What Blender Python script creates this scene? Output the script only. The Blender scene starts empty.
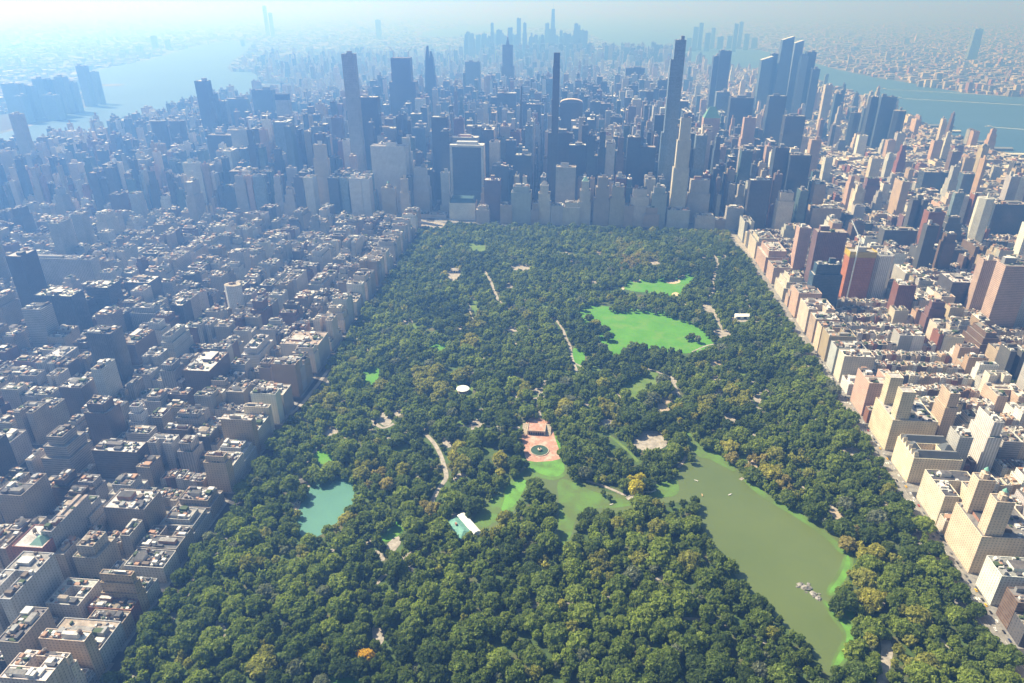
import bpy, math, random
import numpy as np
from mathutils.geometry import tessellate_polygon
from mathutils import Vector

RN = random.Random(11)
NP = np.random.RandomState(5)
scene = bpy.context.scene
COL = scene.collection

# ------------------------------------------------------------------ camera model (survey of the photograph)
CX, CY, F = 512.0, 341.5, 690.6
PITCH, YAW, H = math.radians(26.1), math.radians(5.06), 563.0
cp, sp, cyw, syw = math.cos(PITCH), math.sin(PITCH), math.cos(YAW), math.sin(YAW)
FW = (-syw * cp, cyw * cp, -sp)
RT = (cyw, syw, 0.0)
UP = (-syw * sp, cyw * sp, cp)


def ray(px, py):
    a, b = (px - CX) / F, -(py - CY) / F
    return tuple(FW[i] + a * RT[i] + b * UP[i] for i in range(3))


def W(px, py, z=0.0):
    d = ray(px, py)
    t = (z - H) / d[2]
    return d[0] * t, d[1] * t


def on_y(px, py, Y):
    d = ray(px, py)
    t = Y / d[1]
    return d[0] * t, H + d[2] * t


def on_x(px, py, X):
    d = ray(px, py)
    t = X / d[0]
    return d[1] * t, H + d[2] * t


def proj(x, y, z):
    v = (x, y, z - H)
    f = v[0] * FW[0] + v[1] * FW[1] + v[2] * FW[2]
    r = v[0] * RT[0] + v[1] * RT[1]
    u = v[0] * UP[0] + v[1] * UP[1] + v[2] * UP[2]
    return CX + F * r / f, CY - F * u / f, f


def st(s):
    return 1866.0 + (59 - s) * 80.0


FIFTH, CPW, PARK0, PARK1 = -420.0, 449.0, -392.0, 420.0

# ------------------------------------------------------------------ materials


def new_mat(name, col=(0.5, 0.5, 0.5), rough=0.8, spec=0.3):
    m = bpy.data.materials.new(name)
    m.use_nodes = True
    b = m.node_tree.nodes['Principled BSDF']
    b.inputs['Base Color'].default_value = (*col, 1)
    b.inputs['Roughness'].default_value = rough
    b.inputs['Specular IOR Level'].default_value = spec
    return m


class NT:
    def __init__(s, m):
        s.m, s.t = m, m.node_tree
        s.b = s.t.nodes['Principled BSDF']

    def n(s, typ, **kw):
        x = s.t.nodes.new(typ)
        for k, v in kw.items():
            setattr(x, k, v)
        return x

    def l(s, a, b):
        s.t.links.new(a, b)

    def math(s, op, a, b=None, c=None):
        x = s.n('ShaderNodeMath', operation=op)
        for i, v in enumerate((a, b, c)):
            if v is None:
                continue
            if isinstance(v, (int, float)):
                x.inputs[i].default_value = v
            else:
                s.l(v, x.inputs[i])
        return x.outputs[0]

    def mix(s, fac, a, b, blend='MIX'):
        x = s.n('ShaderNodeMix', data_type='RGBA', blend_type=blend)
        for i, v in ((0, fac), (6, a), (7, b)):
            if isinstance(v, (int, float)):
                x.inputs[i].default_value = v
            elif isinstance(v, tuple):
                x.inputs[i].default_value = (*v, 1)
            else:
                s.l(v, x.inputs[i])
        return x.outputs[2]

    def noise(s, scale, detail=3.0, vec=None, rough=0.6):
        x = s.n('ShaderNodeTexNoise')
        x.inputs['Scale'].default_value = scale
        x.inputs['Detail'].default_value = detail
        x.inputs['Roughness'].default_value = rough
        s.l(vec if vec is not None else s.pos(), x.inputs['Vector'])
        return x.outputs['Fac']

    def pos(s):
        return s.n('ShaderNodeNewGeometry').outputs['Position']

    def ramp(s, fac, lo, hi):
        x = s.n('ShaderNodeMapRange')
        x.inputs['From Min'].default_value = lo[0]
        x.inputs['From Max'].default_value = hi[0]
        x.inputs['To Min'].default_value = lo[1]
        x.inputs['To Max'].default_value = hi[1]
        s.l(fac, x.inputs['Value'])
        return x.outputs['Result']

    def tint(s):
        return s.n('ShaderNodeAttribute', attribute_name='tint').outputs['Color']

    def scale_col(s, col, fac):
        return s.mix(1.0, col, s.comb(fac), 'MULTIPLY')

    def comb(s, f):
        x = s.n('ShaderNodeCombineColor')
        for i in range(3):
            s.l(f, x.inputs[i])
        return x.outputs[0]


def wall_mat(name, eu, ev, glass, frame_gain=None, rough_glass=0.15, spec=0.5, tinted=False, depth=0.4):
    """facade with a window grid: uv counts bays and storeys."""
    m = new_mat(name, spec=0.3)
    k = NT(m)
    uv = k.n('ShaderNodeUVMap').outputs[0]
    sx = k.n('ShaderNodeSeparateXYZ')
    k.l(uv, sx.inputs[0])
    u, v = sx.outputs[0], sx.outputs[1]
    masks = []
    if eu is not None:
        masks.append(k.math('COMPARE', k.math('FRACT', u), 0.5, eu))
    if ev is not None:
        masks.append(k.math('COMPARE', k.math('FRACT', v), 0.52, ev))
    mask = masks[0] if len(masks) == 1 else k.math('MULTIPLY', masks[0], masks[1])
    cv = k.n('ShaderNodeCombineXYZ')
    k.l(k.math('FLOOR', u), cv.inputs[0])
    k.l(k.math('FLOOR', v), cv.inputs[1])
    wn = k.n('ShaderNodeTexWhiteNoise', noise_dimensions='3D')
    k.l(cv.outputs[0], wn.inputs['Vector'])
    tint = k.tint()
    dirt = k.ramp(k.noise(0.06, 4.0), (0.25, 0.82), (0.75, 1.15))
    wall = k.scale_col(tint, dirt)
    if tinted:
        g = k.scale_col(tint, k.ramp(wn.outputs['Value'], (0, 0.72), (1, 1.32)))
        wall = k.mix(0.55, wall, glass)
    else:
        g = k.mix(k.ramp(wn.outputs['Value'], (0.55, 0.0), (1.0, 1.0)), glass, tuple(min(1, c * 3.2 + 0.06) for c in glass))
    k.l(k.mix(k.math('MULTIPLY', mask, depth), wall, g), k.b.inputs['Base Color'])
    k.l(k.ramp(mask, (0, 0.85), (1, rough_glass)), k.b.inputs['Roughness'])
    k.l(k.ramp(mask, (0, 0.25), (1, spec)), k.b.inputs['Specular IOR Level'])
    return m


M = {}
M['masonry'] = wall_mat('masonry_facade', 0.21, 0.25, (0.022, 0.027, 0.034))
M['glass'] = wall_mat('glass_facade', 0.42, 0.41, (0.20, 0.22, 0.24), rough_glass=0.12, spec=0.6, tinted=True, depth=1.0)
M['ribbed'] = wall_mat('ribbed_facade', 0.25, None, (0.035, 0.043, 0.055))
M['banded'] = wall_mat('banded_facade', None, 0.24, (0.03, 0.038, 0.05))


def surf_mat(name, nsc, lo, hi, rough=0.85, nsc2=None, spec=0.25):
    m = new_mat(name, rough=rough, spec=spec)
    k = NT(m)
    f = k.ramp(k.noise(nsc, 4.0), (0.3, lo), (0.7, hi))
    c = k.scale_col(k.tint(), f)
    if nsc2:
        c = k.scale_col(c, k.ramp(k.noise(nsc2, 2.0), (0.35, 0.8), (0.65, 1.15)))
    k.l(c, k.b.inputs['Base Color'])
    return m


M['roof'] = surf_mat('roof_membrane', 0.09, 0.6, 1.25, nsc2=0.35)
M['plain'] = surf_mat('painted_surface', 0.15, 0.85, 1.12)
M['foliage'] = surf_mat('leaves', 0.55, 0.72, 1.3, rough=0.75, nsc2=0.06, spec=0.2)
kf = NT(M['foliage'])
tr = kf.n('ShaderNodeBsdfTranslucent')
kf.l(kf.scale_col(kf.mix(1.0, kf.tint(), (1.25, 1.3, 0.6), 'MULTIPLY'), kf.ramp(kf.noise(0.5), (0.3, 0.8), (0.7, 1.2))), tr.inputs['Color'])
ms = kf.n('ShaderNodeMixShader')
ms.inputs[0].default_value = 0.45
kf.l(kf.b.outputs[0], ms.inputs[1])
kf.l(tr.outputs[0], ms.inputs[2])
kf.l(ms.outputs[0], M['foliage'].node_tree.nodes['Material Output'].inputs['Surface'])
M['bark'] = surf_mat('bark', 0.8, 0.7, 1.2)


def two_tone(name, a, b, scale, rough=0.9, c=None, scale2=None, lo=0.4, hi=0.6, spec=0.2):
    m = new_mat(name, a, rough, spec)
    k = NT(m)
    col = k.mix(k.ramp(k.noise(scale, 5.0), (lo, 0), (hi, 1)), a, b)
    if c:
        col = k.mix(k.ramp(k.noise(scale2, 4.0), (0.5, 0), (0.62, 1)), col, c)
    k.l(col, k.b.inputs['Base Color'])
    return m


M['land'] = two_tone('urban_land', (0.10, 0.10, 0.095), (0.23, 0.21, 0.19), 0.012, c=(0.06, 0.08, 0.05), scale2=0.0016)
M['asphalt'] = two_tone('asphalt', (0.05, 0.05, 0.052), (0.075, 0.073, 0.07), 0.12)
M['avenue'] = two_tone('worn_asphalt', (0.20, 0.19, 0.175), (0.28, 0.265, 0.24), 0.15)
M['pavement'] = two_tone('concrete_pavement', (0.20, 0.19, 0.18), (0.28, 0.27, 0.25), 0.2)
M['paint'] = new_mat('road_paint', (0.7, 0.7, 0.66), 0.7)
M['turf'] = two_tone('woodland_floor', (0.05, 0.08, 0.025), (0.075, 0.125, 0.035), 0.05, c=(0.12, 0.115, 0.06), scale2=0.03)
M['lawn'] = two_tone('mown_lawn', (0.072, 0.225, 0.022), (0.105, 0.285, 0.034), 0.03, lo=0.3, hi=0.7, c=(0.125, 0.265, 0.042), scale2=0.025)
M['meadow'] = two_tone('rough_lawn', (0.10, 0.17, 0.035), (0.14, 0.205, 0.05), 0.04)
M['path'] = two_tone('pale_path', (0.27, 0.245, 0.21), (0.40, 0.36, 0.31), 0.15)
M['sand'] = two_tone('infield_clay', (0.50, 0.40, 0.26), (0.60, 0.49, 0.34), 0.2)
M['brick'] = two_tone('terrace_brick', (0.38, 0.20, 0.145), (0.47, 0.28, 0.215), 0.35, c=(0.52, 0.38, 0.31), scale2=0.08)
M['stone'] = two_tone('sandstone', (0.42, 0.35, 0.26), (0.52, 0.45, 0.35), 0.3)
M['rock'] = two_tone('schist', (0.10, 0.10, 0.095), (0.36, 0.34, 0.31), 0.35)
M['earth'] = two_tone('bare_earth', (0.36, 0.29, 0.21), (0.46, 0.38, 0.29), 0.15)


def water_mat(name, a, b, scale, rough, bump, bsc, spec=0.5):
    m = two_tone(name, a, b, scale, rough, spec=spec, lo=0.3, hi=0.7)
    k = NT(m)
    bp = k.n('ShaderNodeBump')
    bp.inputs['Strength'].default_value = bump
    bp.inputs['Distance'].default_value = 1.0
    k.l(k.noise(bsc, 3.0), bp.inputs['Height'])
    k.l(bp.outputs[0], k.b.inputs['Normal'])
    return m


M['lake'] = water_mat('lake_water', (0.098, 0.134, 0.043), (0.122, 0.158, 0.051), 0.008, 0.35, 0.08, 0.7, 0.35)
M['teal'] = water_mat('pond_water', (0.085, 0.21, 0.165), (0.10, 0.24, 0.18), 0.02, 0.35, 0.06, 0.6, 0.35)
M['river'] = water_mat('river_water', (0.045, 0.11, 0.22), (0.06, 0.135, 0.255), 0.0012, 0.5, 0.2, 0.12, 0.2)
M['algae'] = two_tone('duckweed', (0.095, 0.18, 0.04), (0.13, 0.31, 0.05), 0.05, lo=0.36, hi=0.6)
M['thin_algae'] = two_tone('thin_duckweed', (0.103, 0.150, 0.043), (0.112, 0.212, 0.046), 0.04)
M['foam'] = new_mat('wake_foam', (0.7, 0.75, 0.78), 0.6)
M['darkwater'] = new_mat('basin_water', (0.05, 0.09, 0.05), 0.2, 0.5)
M['copper'] = two_tone('green_copper', (0.13, 0.30, 0.25), (0.19, 0.38, 0.31), 0.3)
M['white'] = two_tone('white_paint', (0.74, 0.74, 0.72), (0.82, 0.82, 0.8), 0.3)
M['dark'] = new_mat('dark_opening', (0.02, 0.02, 0.022), 0.6)
M['steel'] = new_mat('galvanised_steel', (0.5, 0.52, 0.55), 0.45)
M['bronze'] = new_mat('dark_bronze', (0.10, 0.11, 0.08), 0.5)
M['carpaint'] = new_mat('car_paint', (0.5, 0.5, 0.5), 0.3, 0.5)
kk = NT(M['carpaint'])
kk.l(kk.tint(), kk.b.inputs['Base Color'])
ORDER = list(M)
MI = {n: i for i, n in enumerate(ORDER)}

# ------------------------------------------------------------------ mesh builder


class MB:
    def __init__(s):
        s.v, s.f, s.uv, s.t, s.m = [], [], [], [], []

    def face(s, pts, mat, tint=(0.5, 0.5, 0.5), uv=None):
        n = len(s.v)
        s.v.extend(pts)
        s.f.append(tuple(range(n, n + len(pts))))
        s.uv.extend(uv if uv else [(p[0] * 0.2, p[1] * 0.2) for p in pts])
        s.t.append(tint)
        s.m.append(mat)

    def wall(s, a, b, z0, z1, mat, tint, pitch=3.5, floor=3.4, za=None):
        """vertical quad over the ground segment a->b (outward normal to its right)."""
        L = math.hypot(b[0] - a[0], b[1] - a[1])
        nu, nv = max(1, round(L / pitch)), max(1, round((z1 - z0) / floor))
        s.face([(a[0], a[1], z0), (b[0], b[1], z0), (b[0], b[1], z1), (a[0], a[1], z1)], mat, tint,
               [(0, 0), (nu, 0), (nu, nv), (0, nv)])

    def walls(s, x0, x1, y0, y1, z0, z1, mat, tint, pitch=3.5, floor=3.4):
        for a, b in (((x0, y0), (x1, y0)), ((x1, y0), (x1, y1)), ((x1, y1), (x0, y1)), ((x0, y1), (x0, y0))):
            s.wall(a, b, z0, z1, mat, tint, pitch, floor)

    def top(s, x0, x1, y0, y1, z, mat, tint):
        s.face([(x0, y0, z), (x1, y0, z), (x1, y1, z), (x0, y1, z)], mat, tint)

    def box(s, x0, x1, y0, y1, z0, z1, mat, tint, tmat=None, ttint=None):
        s.walls(x0, x1, y0, y1, z0, z1, mat, tint)
        s.top(x0, x1, y0, y1, z1, tmat or mat, ttint or tint)

    def rim(s, x0, x1, y0, y1, z, w, dz, mat, tint, dmat, dtint):
        """parapet: rim strip at z, inner faces and a deck dz lower."""
        a, b, c, d = x0 + w, x1 - w, y0 + w, y1 - w
        s.face([(x0, y0, z), (x1, y0, z), (b, c, z), (a, c, z)], mat, tint)
        s.face([(x1, y0, z), (x1, y1, z), (b, d, z), (b, c, z)], mat, tint)
        s.face([(x1, y1, z), (x0, y1, z), (a, d, z), (b, d, z)], mat, tint)
        s.face([(x0, y1, z), (x0, y0, z), (a, c, z), (a, d, z)], mat, tint)
        for p, q in (((a, c), (b, c)), ((b, c), (b, d)), ((b, d), (a, d)), ((a, d), (a, c))):
            s.face([(q[0], q[1], z - dz), (p[0], p[1], z - dz), (p[0], p[1], z), (q[0], q[1], z)], mat, tint)
        s.top(a, b, c, d, z - dz, dmat, dtint)

    def prism(s, cx, cy, r0, r1, z0, z1, n, mat, tint, cap=True, rot=0.0):
        A = [(cx + r0 * math.cos(rot + 2 * math.pi * i / n), cy + r0 * math.sin(rot + 2 * math.pi * i / n), z0) for i in range(n)]
        B = [(cx + r1 * math.cos(rot + 2 * math.pi * i / n), cy + r1 * math.sin(rot + 2 * math.pi * i / n), z1) for i in range(n)]
        nv = max(1, round((z1 - z0) / 3.5))
        for i in range(n):
            j = (i + 1) % n
            if r1 < 1e-3:
                s.face([A[i], A[j], B[i]], mat, tint)
            else:
                s.face([A[i], A[j], B[j], B[i]], mat, tint, [(i, 0), (i + 1, 0), (i + 1, nv), (i, nv)])
        if cap and r1 > 1e-3:
            s.face(B, mat, tint)

    def frustum(s, a, b, z0, z1, mat, tint, cap='roof', captint=(0.3, 0.3, 0.3), pitch=3.5, floor=3.6):
        """box tapering from rect a=(x0,x1,y0,y1) at z0 to rect b at z1."""
        A = [(a[0], a[2], z0), (a[1], a[2], z0), (a[1], a[3], z0), (a[0], a[3], z0)]
        B = [(b[0], b[2], z1), (b[1], b[2], z1), (b[1], b[3], z1), (b[0], b[3], z1)]
        nv = max(1, round((z1 - z0) / floor))
        for i in range(4):
            j = (i + 1) % 4
            L = max(math.dist(A[i], A[j]), math.dist(B[i], B[j]))
            nu = max(1, round(L / pitch))
            s.face([A[i], A[j], B[j], B[i]], mat, tint, [(0, 0), (nu, 0), (nu, nv), (0, nv)])
        if cap:
            s.face(B, cap, captint)

    def bar(s, p, q, w, mat, tint=(0.5, 0.5, 0.5)):
        p, q = Vector(p), Vector(q)
        d = (q - p).normalized()
        a = d.cross(Vector((0, 0, 1)) if abs(d.z) < 0.9 else Vector((1, 0, 0))).normalized() * w / 2
        b = d.cross(a).normalized() * w / 2
        A = [p + a + b, p - a + b, p - a - b, p + a - b]
        B = [x + (q - p) for x in A]
        for i in range(4):
            j = (i + 1) % 4
            s.face([tuple(A[j]), tuple(A[i]), tuple(B[i]), tuple(B[j])], mat, tint)
        s.face([tuple(x) for x in B], mat, tint)
        s.face([tuple(x) for x in A[::-1]], mat, tint)

    def mesh(s, name, off=(0, 0, 0)):
        me = bpy.data.meshes.new(name)
        v = np.array(s.v, dtype=np.float64).reshape(-1, 3) - np.array(off)
        counts = np.array([len(f) for f in s.f], dtype=np.int32)
        me.vertices.add(len(v))
        me.vertices.foreach_set('co', v.astype(np.float32).ravel())
        me.loops.add(int(counts.sum()))
        me.loops.foreach_set('vertex_index', np.arange(counts.sum(), dtype=np.int32))
        me.polygons.add(len(counts))
        me.polygons.foreach_set('loop_start', np.concatenate([[0], np.cumsum(counts)[:-1]]).astype(np.int32))
        used = sorted(set(s.m), key=ORDER.index)
        for u in used:
            me.materials.append(M[u])
        idx = {u: i for i, u in enumerate(used)}
        me.polygons.foreach_set('material_index', np.array([idx[m] for m in s.m], dtype=np.int32))
        uv = me.uv_layers.new(name='UVMap')
        uv.data.foreach_set('uv', np.array(s.uv, dtype=np.float32).ravel())
        at = me.attributes.new('tint', 'FLOAT_COLOR', 'FACE')
        t = np.ones((len(counts), 4), dtype=np.float32)
        t[:, :3] = np.array(s.t, dtype=np.float32)
        at.data.foreach_set('color', t.ravel())
        me.update(calc_edges=True)
        return me

    def build(s, name, parent=None, off=(0, 0, 0)):
        return link(name, s.mesh(name, off), parent)


def link(name, data, parent=None, loc=None):
    o = bpy.data.objects.new(name, data)
    COL.objects.link(o)
    if parent is not None:
        o.parent = parent
    if loc is not None:
        o.location = loc
    return o


def tag(o, label=None, cat=None, group=None, kind=None):
    for k, v in (('label', label), ('category', cat), ('group', group), ('kind', kind)):
        if v:
            o[k] = v
    return o


def thing(name, label, cat, loc=(0, 0, 0), group=None):
    return tag(link(name, None, None, loc), label, cat, group)


def poly_sheet(name, pts, z, mat, kind='structure', label=None, cat=None):
    mb = MB()
    for tri in tessellate_polygon([[Vector((p[0], p[1], 0)) for p in pts]]):
        q = [(*pts[i], z) for i in tri]
        a = (q[1][0] - q[0][0]) * (q[2][1] - q[0][1]) - (q[1][1] - q[0][1]) * (q[2][0] - q[0][0])
        mb.face(q if a > 0 else q[::-1], mat)
    return tag(mb.build(name), label, cat, None, kind)


def offset_px(pts, d):
    """grow a pixel polygon outwards by d (used before it is laid on the ground)."""
    n = len(pts)
    area = sum(pts[i][0] * pts[(i + 1) % n][1] - pts[(i + 1) % n][0] * pts[i][1] for i in range(n))
    s = 1 if area > 0 else -1
    out = []
    for i in range(n):
        a, b, c = pts[i - 1], pts[i], pts[(i + 1) % n]
        e1 = (b[0] - a[0], b[1] - a[1])
        e2 = (c[0] - b[0], c[1] - b[1])
        l1, l2 = math.hypot(*e1) or 1, math.hypot(*e2) or 1
        nx = s * (e1[1] / l1 + e2[1] / l2)
        ny = -s * (e1[0] / l1 + e2[0] / l2)
        L = math.hypot(nx, ny) or 1
        out.append((b[0] + nx / L * d, b[1] + ny / L * d))
    return out


def smooth(pts, it=2):
    for _ in range(it):
        q = []
        for i in range(len(pts)):
            a, b = pts[i], pts[(i + 1) % len(pts)]
            q.append((a[0] * .75 + b[0] * .25, a[1] * .75 + b[1] * .25))
            q.append((a[0] * .25 + b[0] * .75, a[1] * .25 + b[1] * .75))
        pts = q
    return pts


def ground(pts, z=0.0):
    return [W(x, y, z) for x, y in pts]


def inside(poly, x, y):
    c = False
    j = len(poly) - 1
    for i in range(len(poly)):
        xi, yi = poly[i]
        xj, yj = poly[j]
        if (yi > y) != (yj > y) and x < (xj - xi) * (y - yi) / (yj - yi) + xi:
            c = not c
        j = i
    return c


def ribbon(name, pts, w, z, mat, label=None):
    """road or path of width w along world points."""
    mb = MB()
    L, Rr = [], []
    for i, p in enumerate(pts):
        a, b = pts[max(0, i - 1)], pts[min(len(pts) - 1, i + 1)]
        dx, dy = b[0] - a[0], b[1] - a[1]
        d = math.hypot(dx, dy) or 1
        nx, ny = -dy / d * w / 2, dx / d * w / 2
        L.append((p[0] + nx, p[1] + ny, z))
        Rr.append((p[0] - nx, p[1] - ny, z))
    for i in range(len(pts) - 1):
        mb.face([Rr[i], Rr[i + 1], L[i + 1], L[i]], mat)
    return tag(mb.build(name), label, None, None, 'structure')


def curve_pts(pts, n=6):
    out = []
    for i in range(len(pts) - 1):
        p0, p1, p2, p3 = pts[max(0, i - 1)], pts[i], pts[i + 1], pts[min(len(pts) - 1, i + 2)]
        for k in range(n):
            t = k / n
            out.append(tuple(0.5 * (2 * p1[j] + (p2[j] - p0[j]) * t + (2 * p0[j] - 5 * p1[j] + 4 * p2[j] - p3[j]) * t * t + (3 * p1[j] - p0[j] - 3 * p2[j] + p3[j]) * t ** 3) for j in (0, 1)))
    out.append(pts[-1])
    return out


# ------------------------------------------------------------------ land and big water
mb = MB()
G = 70000.0
N = 28
for i in range(N):
    for j in range(N):
        a, b = -G + 2 * G * i / N, -G + 2 * G * (i + 1) / N
        c, d = -G + 2 * G * j / N, -G + 2 * G * (j + 1) / N
        mb.face([(a, c, 0), (b, c, 0), (b, d, 0), (a, d, 0)], 'land')
tag(mb.build('ground'), kind='structure')

EAST_RIVER = [(-140, 192), (-50, 179), (0, 171), (40, 165.5), (77, 158), (120, 145), (160, 133), (200, 122), (232, 109), (250, 98), (257, 88), (257, 76), (250, 72), (231, 72), (227, 68), (233, 61), (244, 54), (250, 48), (256, 44), (232, 41), (205, 44), (190, 48), (165, 55), (150, 60), (118, 66), (97, 70), (93, 76), (99, 80), (94, 87), (103, 89.5), (93, 93), (104, 102), (92, 106), (70, 111), (66, 117), (48, 122), (22, 128), (0, 134), (-60, 141), (-140, 152)]
HUDSON = [(1220, 192), (1120, 172), (1024, 155), (983, 148), (957, 141), (946, 135), (920, 125), (895, 112), (869, 98), (840, 88), (815, 80), (780, 75), (740, 72), (700, 68), (670, 61), (640, 53), (610, 43), (590, 34), (575, 29), (540, 27), (500, 30), (470, 35), (455, 37.5), (418, 36), (425, 31), (455, 27), (500, 22), (560, 19), (620, 16.5), (690, 17), (725, 23), (702, 30), (692, 40), (698, 46), (720, 48.5), (760, 50), (790, 57), (818, 64), (835, 69), (866, 76), (903, 82), (936, 88), (970, 94), (1000, 96), (1024, 97.5), (1120, 106), (1220, 114)]
W_EAST, W_HUD = ground(EAST_RIVER), ground(HUDSON)
poly_sheet('east_river_water', W_EAST, 0.8, 'river')
poly_sheet('hudson_river_water', W_HUD, 0.8, 'river')
for pts, nm in (([(30, 153), (45, 150.5), (60, 147.5), (69, 146), (66, 149), (48, 152.5), (32, 155.5)], 'river_island_ground'),
                ([(628, 26), (640, 25), (646, 26.5), (636, 28)], 'harbour_island_ground'),
                ([(650, 30), (664, 30), (666, 32), (652, 32)], 'harbour_island_ground'),
                ([(668, 35), (682, 34.5), (684, 36.5), (670, 37)], 'harbour_island_ground'),
                ([(93, 84.5), (120, 84), (126, 85), (118, 86.5), (94, 86.5)], 'pier_land')):
    poly_sheet(nm, ground(pts), 2.0, 'turf' if 'island' in nm else 'land')


def in_water(x, y):
    return inside(W_EAST, x, y) or inside(W_HUD, x, y)


# ------------------------------------------------------------------ park ground and its clear areas (pixel outlines)
poly_sheet('park_ground', [(PARK0, 250), (PARK1, 250), (PARK1, 1850), (PARK0, 1850)], 0.25, 'turf')
LAKE = [(685, 430), (691, 434), (703, 448), (718, 453), (732, 461), (740, 474), (752, 482), (773, 498), (794, 509), (814, 520), (835, 539), (847, 551), (850, 564), (843, 583), (822, 600), (830, 612), (853, 627), (850, 648), (840, 664), (829, 675), (820, 655), (805, 640), (783, 618), (765, 601), (745, 581), (727, 556), (715, 543), (706, 528), (700, 512), (702, 498), (677, 498), (655, 499), (648, 490), (660, 482), (676, 476), (683, 470), (700, 463), (697, 455), (691, 446)]
ARM = [(530, 462), (545, 463), (560, 460), (565, 470), (575, 480), (587, 490), (604, 497), (630, 502), (644, 503), (630, 507), (608, 510), (592, 508), (578, 514), (573, 532), (566, 546), (560, 540), (557, 520), (554, 490), (538, 480), (530, 482), (521, 497), (512, 510), (493, 525), (475, 534), (466, 521), (487, 502), (505, 487), (520, 474)]
POND = [(348, 477), (352, 491), (350, 505), (338, 521), (325, 530), (307, 539), (301, 531), (299, 518), (302, 507), (311, 495), (314, 486), (330, 482)]
MEADOW = [(576, 311), (591, 309), (622, 312), (659, 312), (684, 321), (704, 329), (706, 334), (712, 344), (696, 350), (668, 349), (650, 345), (634, 343), (622, 355), (613, 354), (604, 342), (598, 334), (589, 324)]
FIELD = [(622, 287), (638, 279), (655, 281), (673, 279), (684, 275), (693, 273), (694, 282), (680, 288), (682, 296), (672, 296), (655, 290), (634, 289)]
LAWNS = [([(627, 380), (656, 373), (663, 381), (642, 386), (640, 399), (630, 396), (621, 384)], 'meadow'),
         ([(574, 348), (583, 350), (583, 366), (575, 363)], 'lawn'),
         ([(364, 371), (378, 366), (377, 383), (367, 384)], 'lawn'),
         ([(311, 447), (331, 453), (329, 465), (317, 459)], 'lawn'),
         ([(379, 532), (401, 521), (407, 526), (386, 543)], 'lawn'),
         ([(430, 344), (446, 344), (444, 349), (432, 349)], 'lawn'),
         ([(326, 677), (358, 675), (362, 690), (328, 690)], 'lawn'),
         ([(304, 604), (314, 606), (312, 612), (304, 610)], 'lawn'),
         ([(845, 600), (856, 606), (852, 618), (846, 612)], 'lawn'),
         ([(551, 436), (559, 440), (563, 452), (557, 452)], 'lawn')]
TERRACE = [(534, 418), (544, 421), (551, 423), (553, 436), (560, 455), (559, 460), (529, 462), (525, 455), (522, 430), (529, 420)]
PLAZA = [(632, 447), (642, 432), (655, 433), (664, 436), (667, 446), (650, 450), (640, 448)]
BARE = [([(446, 517), (455, 511), (474, 529), (466, 540), (456, 537)], 'path'), ([(415, 221.5), (447, 223), (444, 228), (420, 226)], 'path'), ([(466, 243), (484, 243), (485, 252), (470, 250)], 'meadow'),
        ([(510, 264), (530, 264), (532, 270), (512, 270)], 'path'), ([(656, 405), (664, 404), (674, 416), (668, 419)], 'earth'),
        ([(752, 396), (758, 393), (766, 402), (758, 404)], 'path'), ([(724, 414), (732, 412), (736, 424), (728, 422)], 'path'),
        ([(842, 450), (852, 448), (862, 451), (858, 456), (846, 455)], 'path'), ([(748, 460), (754, 461), (758, 469), (750, 467)], 'earth'),
        ([(826, 508), (834, 509), (846, 520), (838, 521)], 'earth'), ([(385, 547), (397, 536), (402, 541), (392, 554)], 'path'),
        ([(372, 551), (380, 552), (386, 560), (378, 561)], 'path'), ([(404, 567), (412, 566), (420, 572), (408, 575)], 'rock'),
        ([(372, 625), (384, 627), (383, 645), (374, 642)], 'path'), ([(323, 428), (336, 427), (338, 434), (324, 436)], 'path'),
        ([(378, 415), (388, 415), (392, 424), (382, 426)], 'path'), ([(394, 410), (402, 409), (400, 416), (394, 416)], 'path'),
        ([(466, 423), (480, 419), (486, 424), (470, 428)], 'path'), ([(442, 440), (450, 436), (452, 446), (446, 448)], 'path'),
        ([(290, 475), (296, 474), (313, 484), (304, 490)], 'path'), ([(294, 500), (301, 498), (299, 510), (292, 510)], 'path'),
        ([(700, 304), (712, 304), (716, 312), (706, 311)], 'path'), ([(712, 328), (730, 330), (730, 336), (718, 338)], 'path'),
        ([(731, 314), (750, 314), (750, 321), (733, 322)], 'path'), ([(648, 259), (660, 260), (659, 264), (650, 264)], 'path'),
        ([(215, 622), (221, 620), (229, 636), (222, 638)], 'path'), ([(668, 376), (676, 378), (676, 384), (670, 382)], 'path'),
        ([(344, 320), (352, 318), (354, 325), (346, 326)], 'path'), ([(446, 270), (462, 268), (460, 279), (450, 281)], 'path')]
CLEAR = []
BARE.append(([(455, 385), (464, 381), (473, 386), (471, 397), (457, 397)], 'meadow'))
GL = random.Random(17)
for _ in range(60):
    gy = 240 + 250 * GL.random() ** 0.9
    t_ = (gy - 222) / 438
    gx = GL.uniform(430 - 300 * t_ + 25, 735 + 275 * t_ - 30)
    gw, gh = GL.uniform(3, 8) * (0.6 + t_), GL.uniform(1.6, 3.2) * (0.6 + t_)
    k_ = GL.uniform(-.5, .5)
    if any(inside(offset_px(p_, 9), gx, gy) for p_ in (LAKE, ARM, POND, MEADOW, FIELD, TERRACE, PLAZA)):
        continue
    BARE.append(([(gx - gw, gy + k_ * gw), (gx - gw * .3, gy - gh), (gx + gw * .7, gy - gh * .8 - k_ * gw * .5), (gx + gw, gy - k_ * gw), (gx + gw * .2, gy + gh), (gx - gw * .6, gy + gh * .7)], GL.choice(['path', 'meadow', 'meadow', 'earth', 'path'])))


def area(name, pts, z, mat, grow, sm=2, kind='structure'):
    CLEAR.append(smooth(pts, 1))
    return poly_sheet(name, ground(smooth(offset_px(pts, grow), sm)), z, mat, kind)


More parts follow.
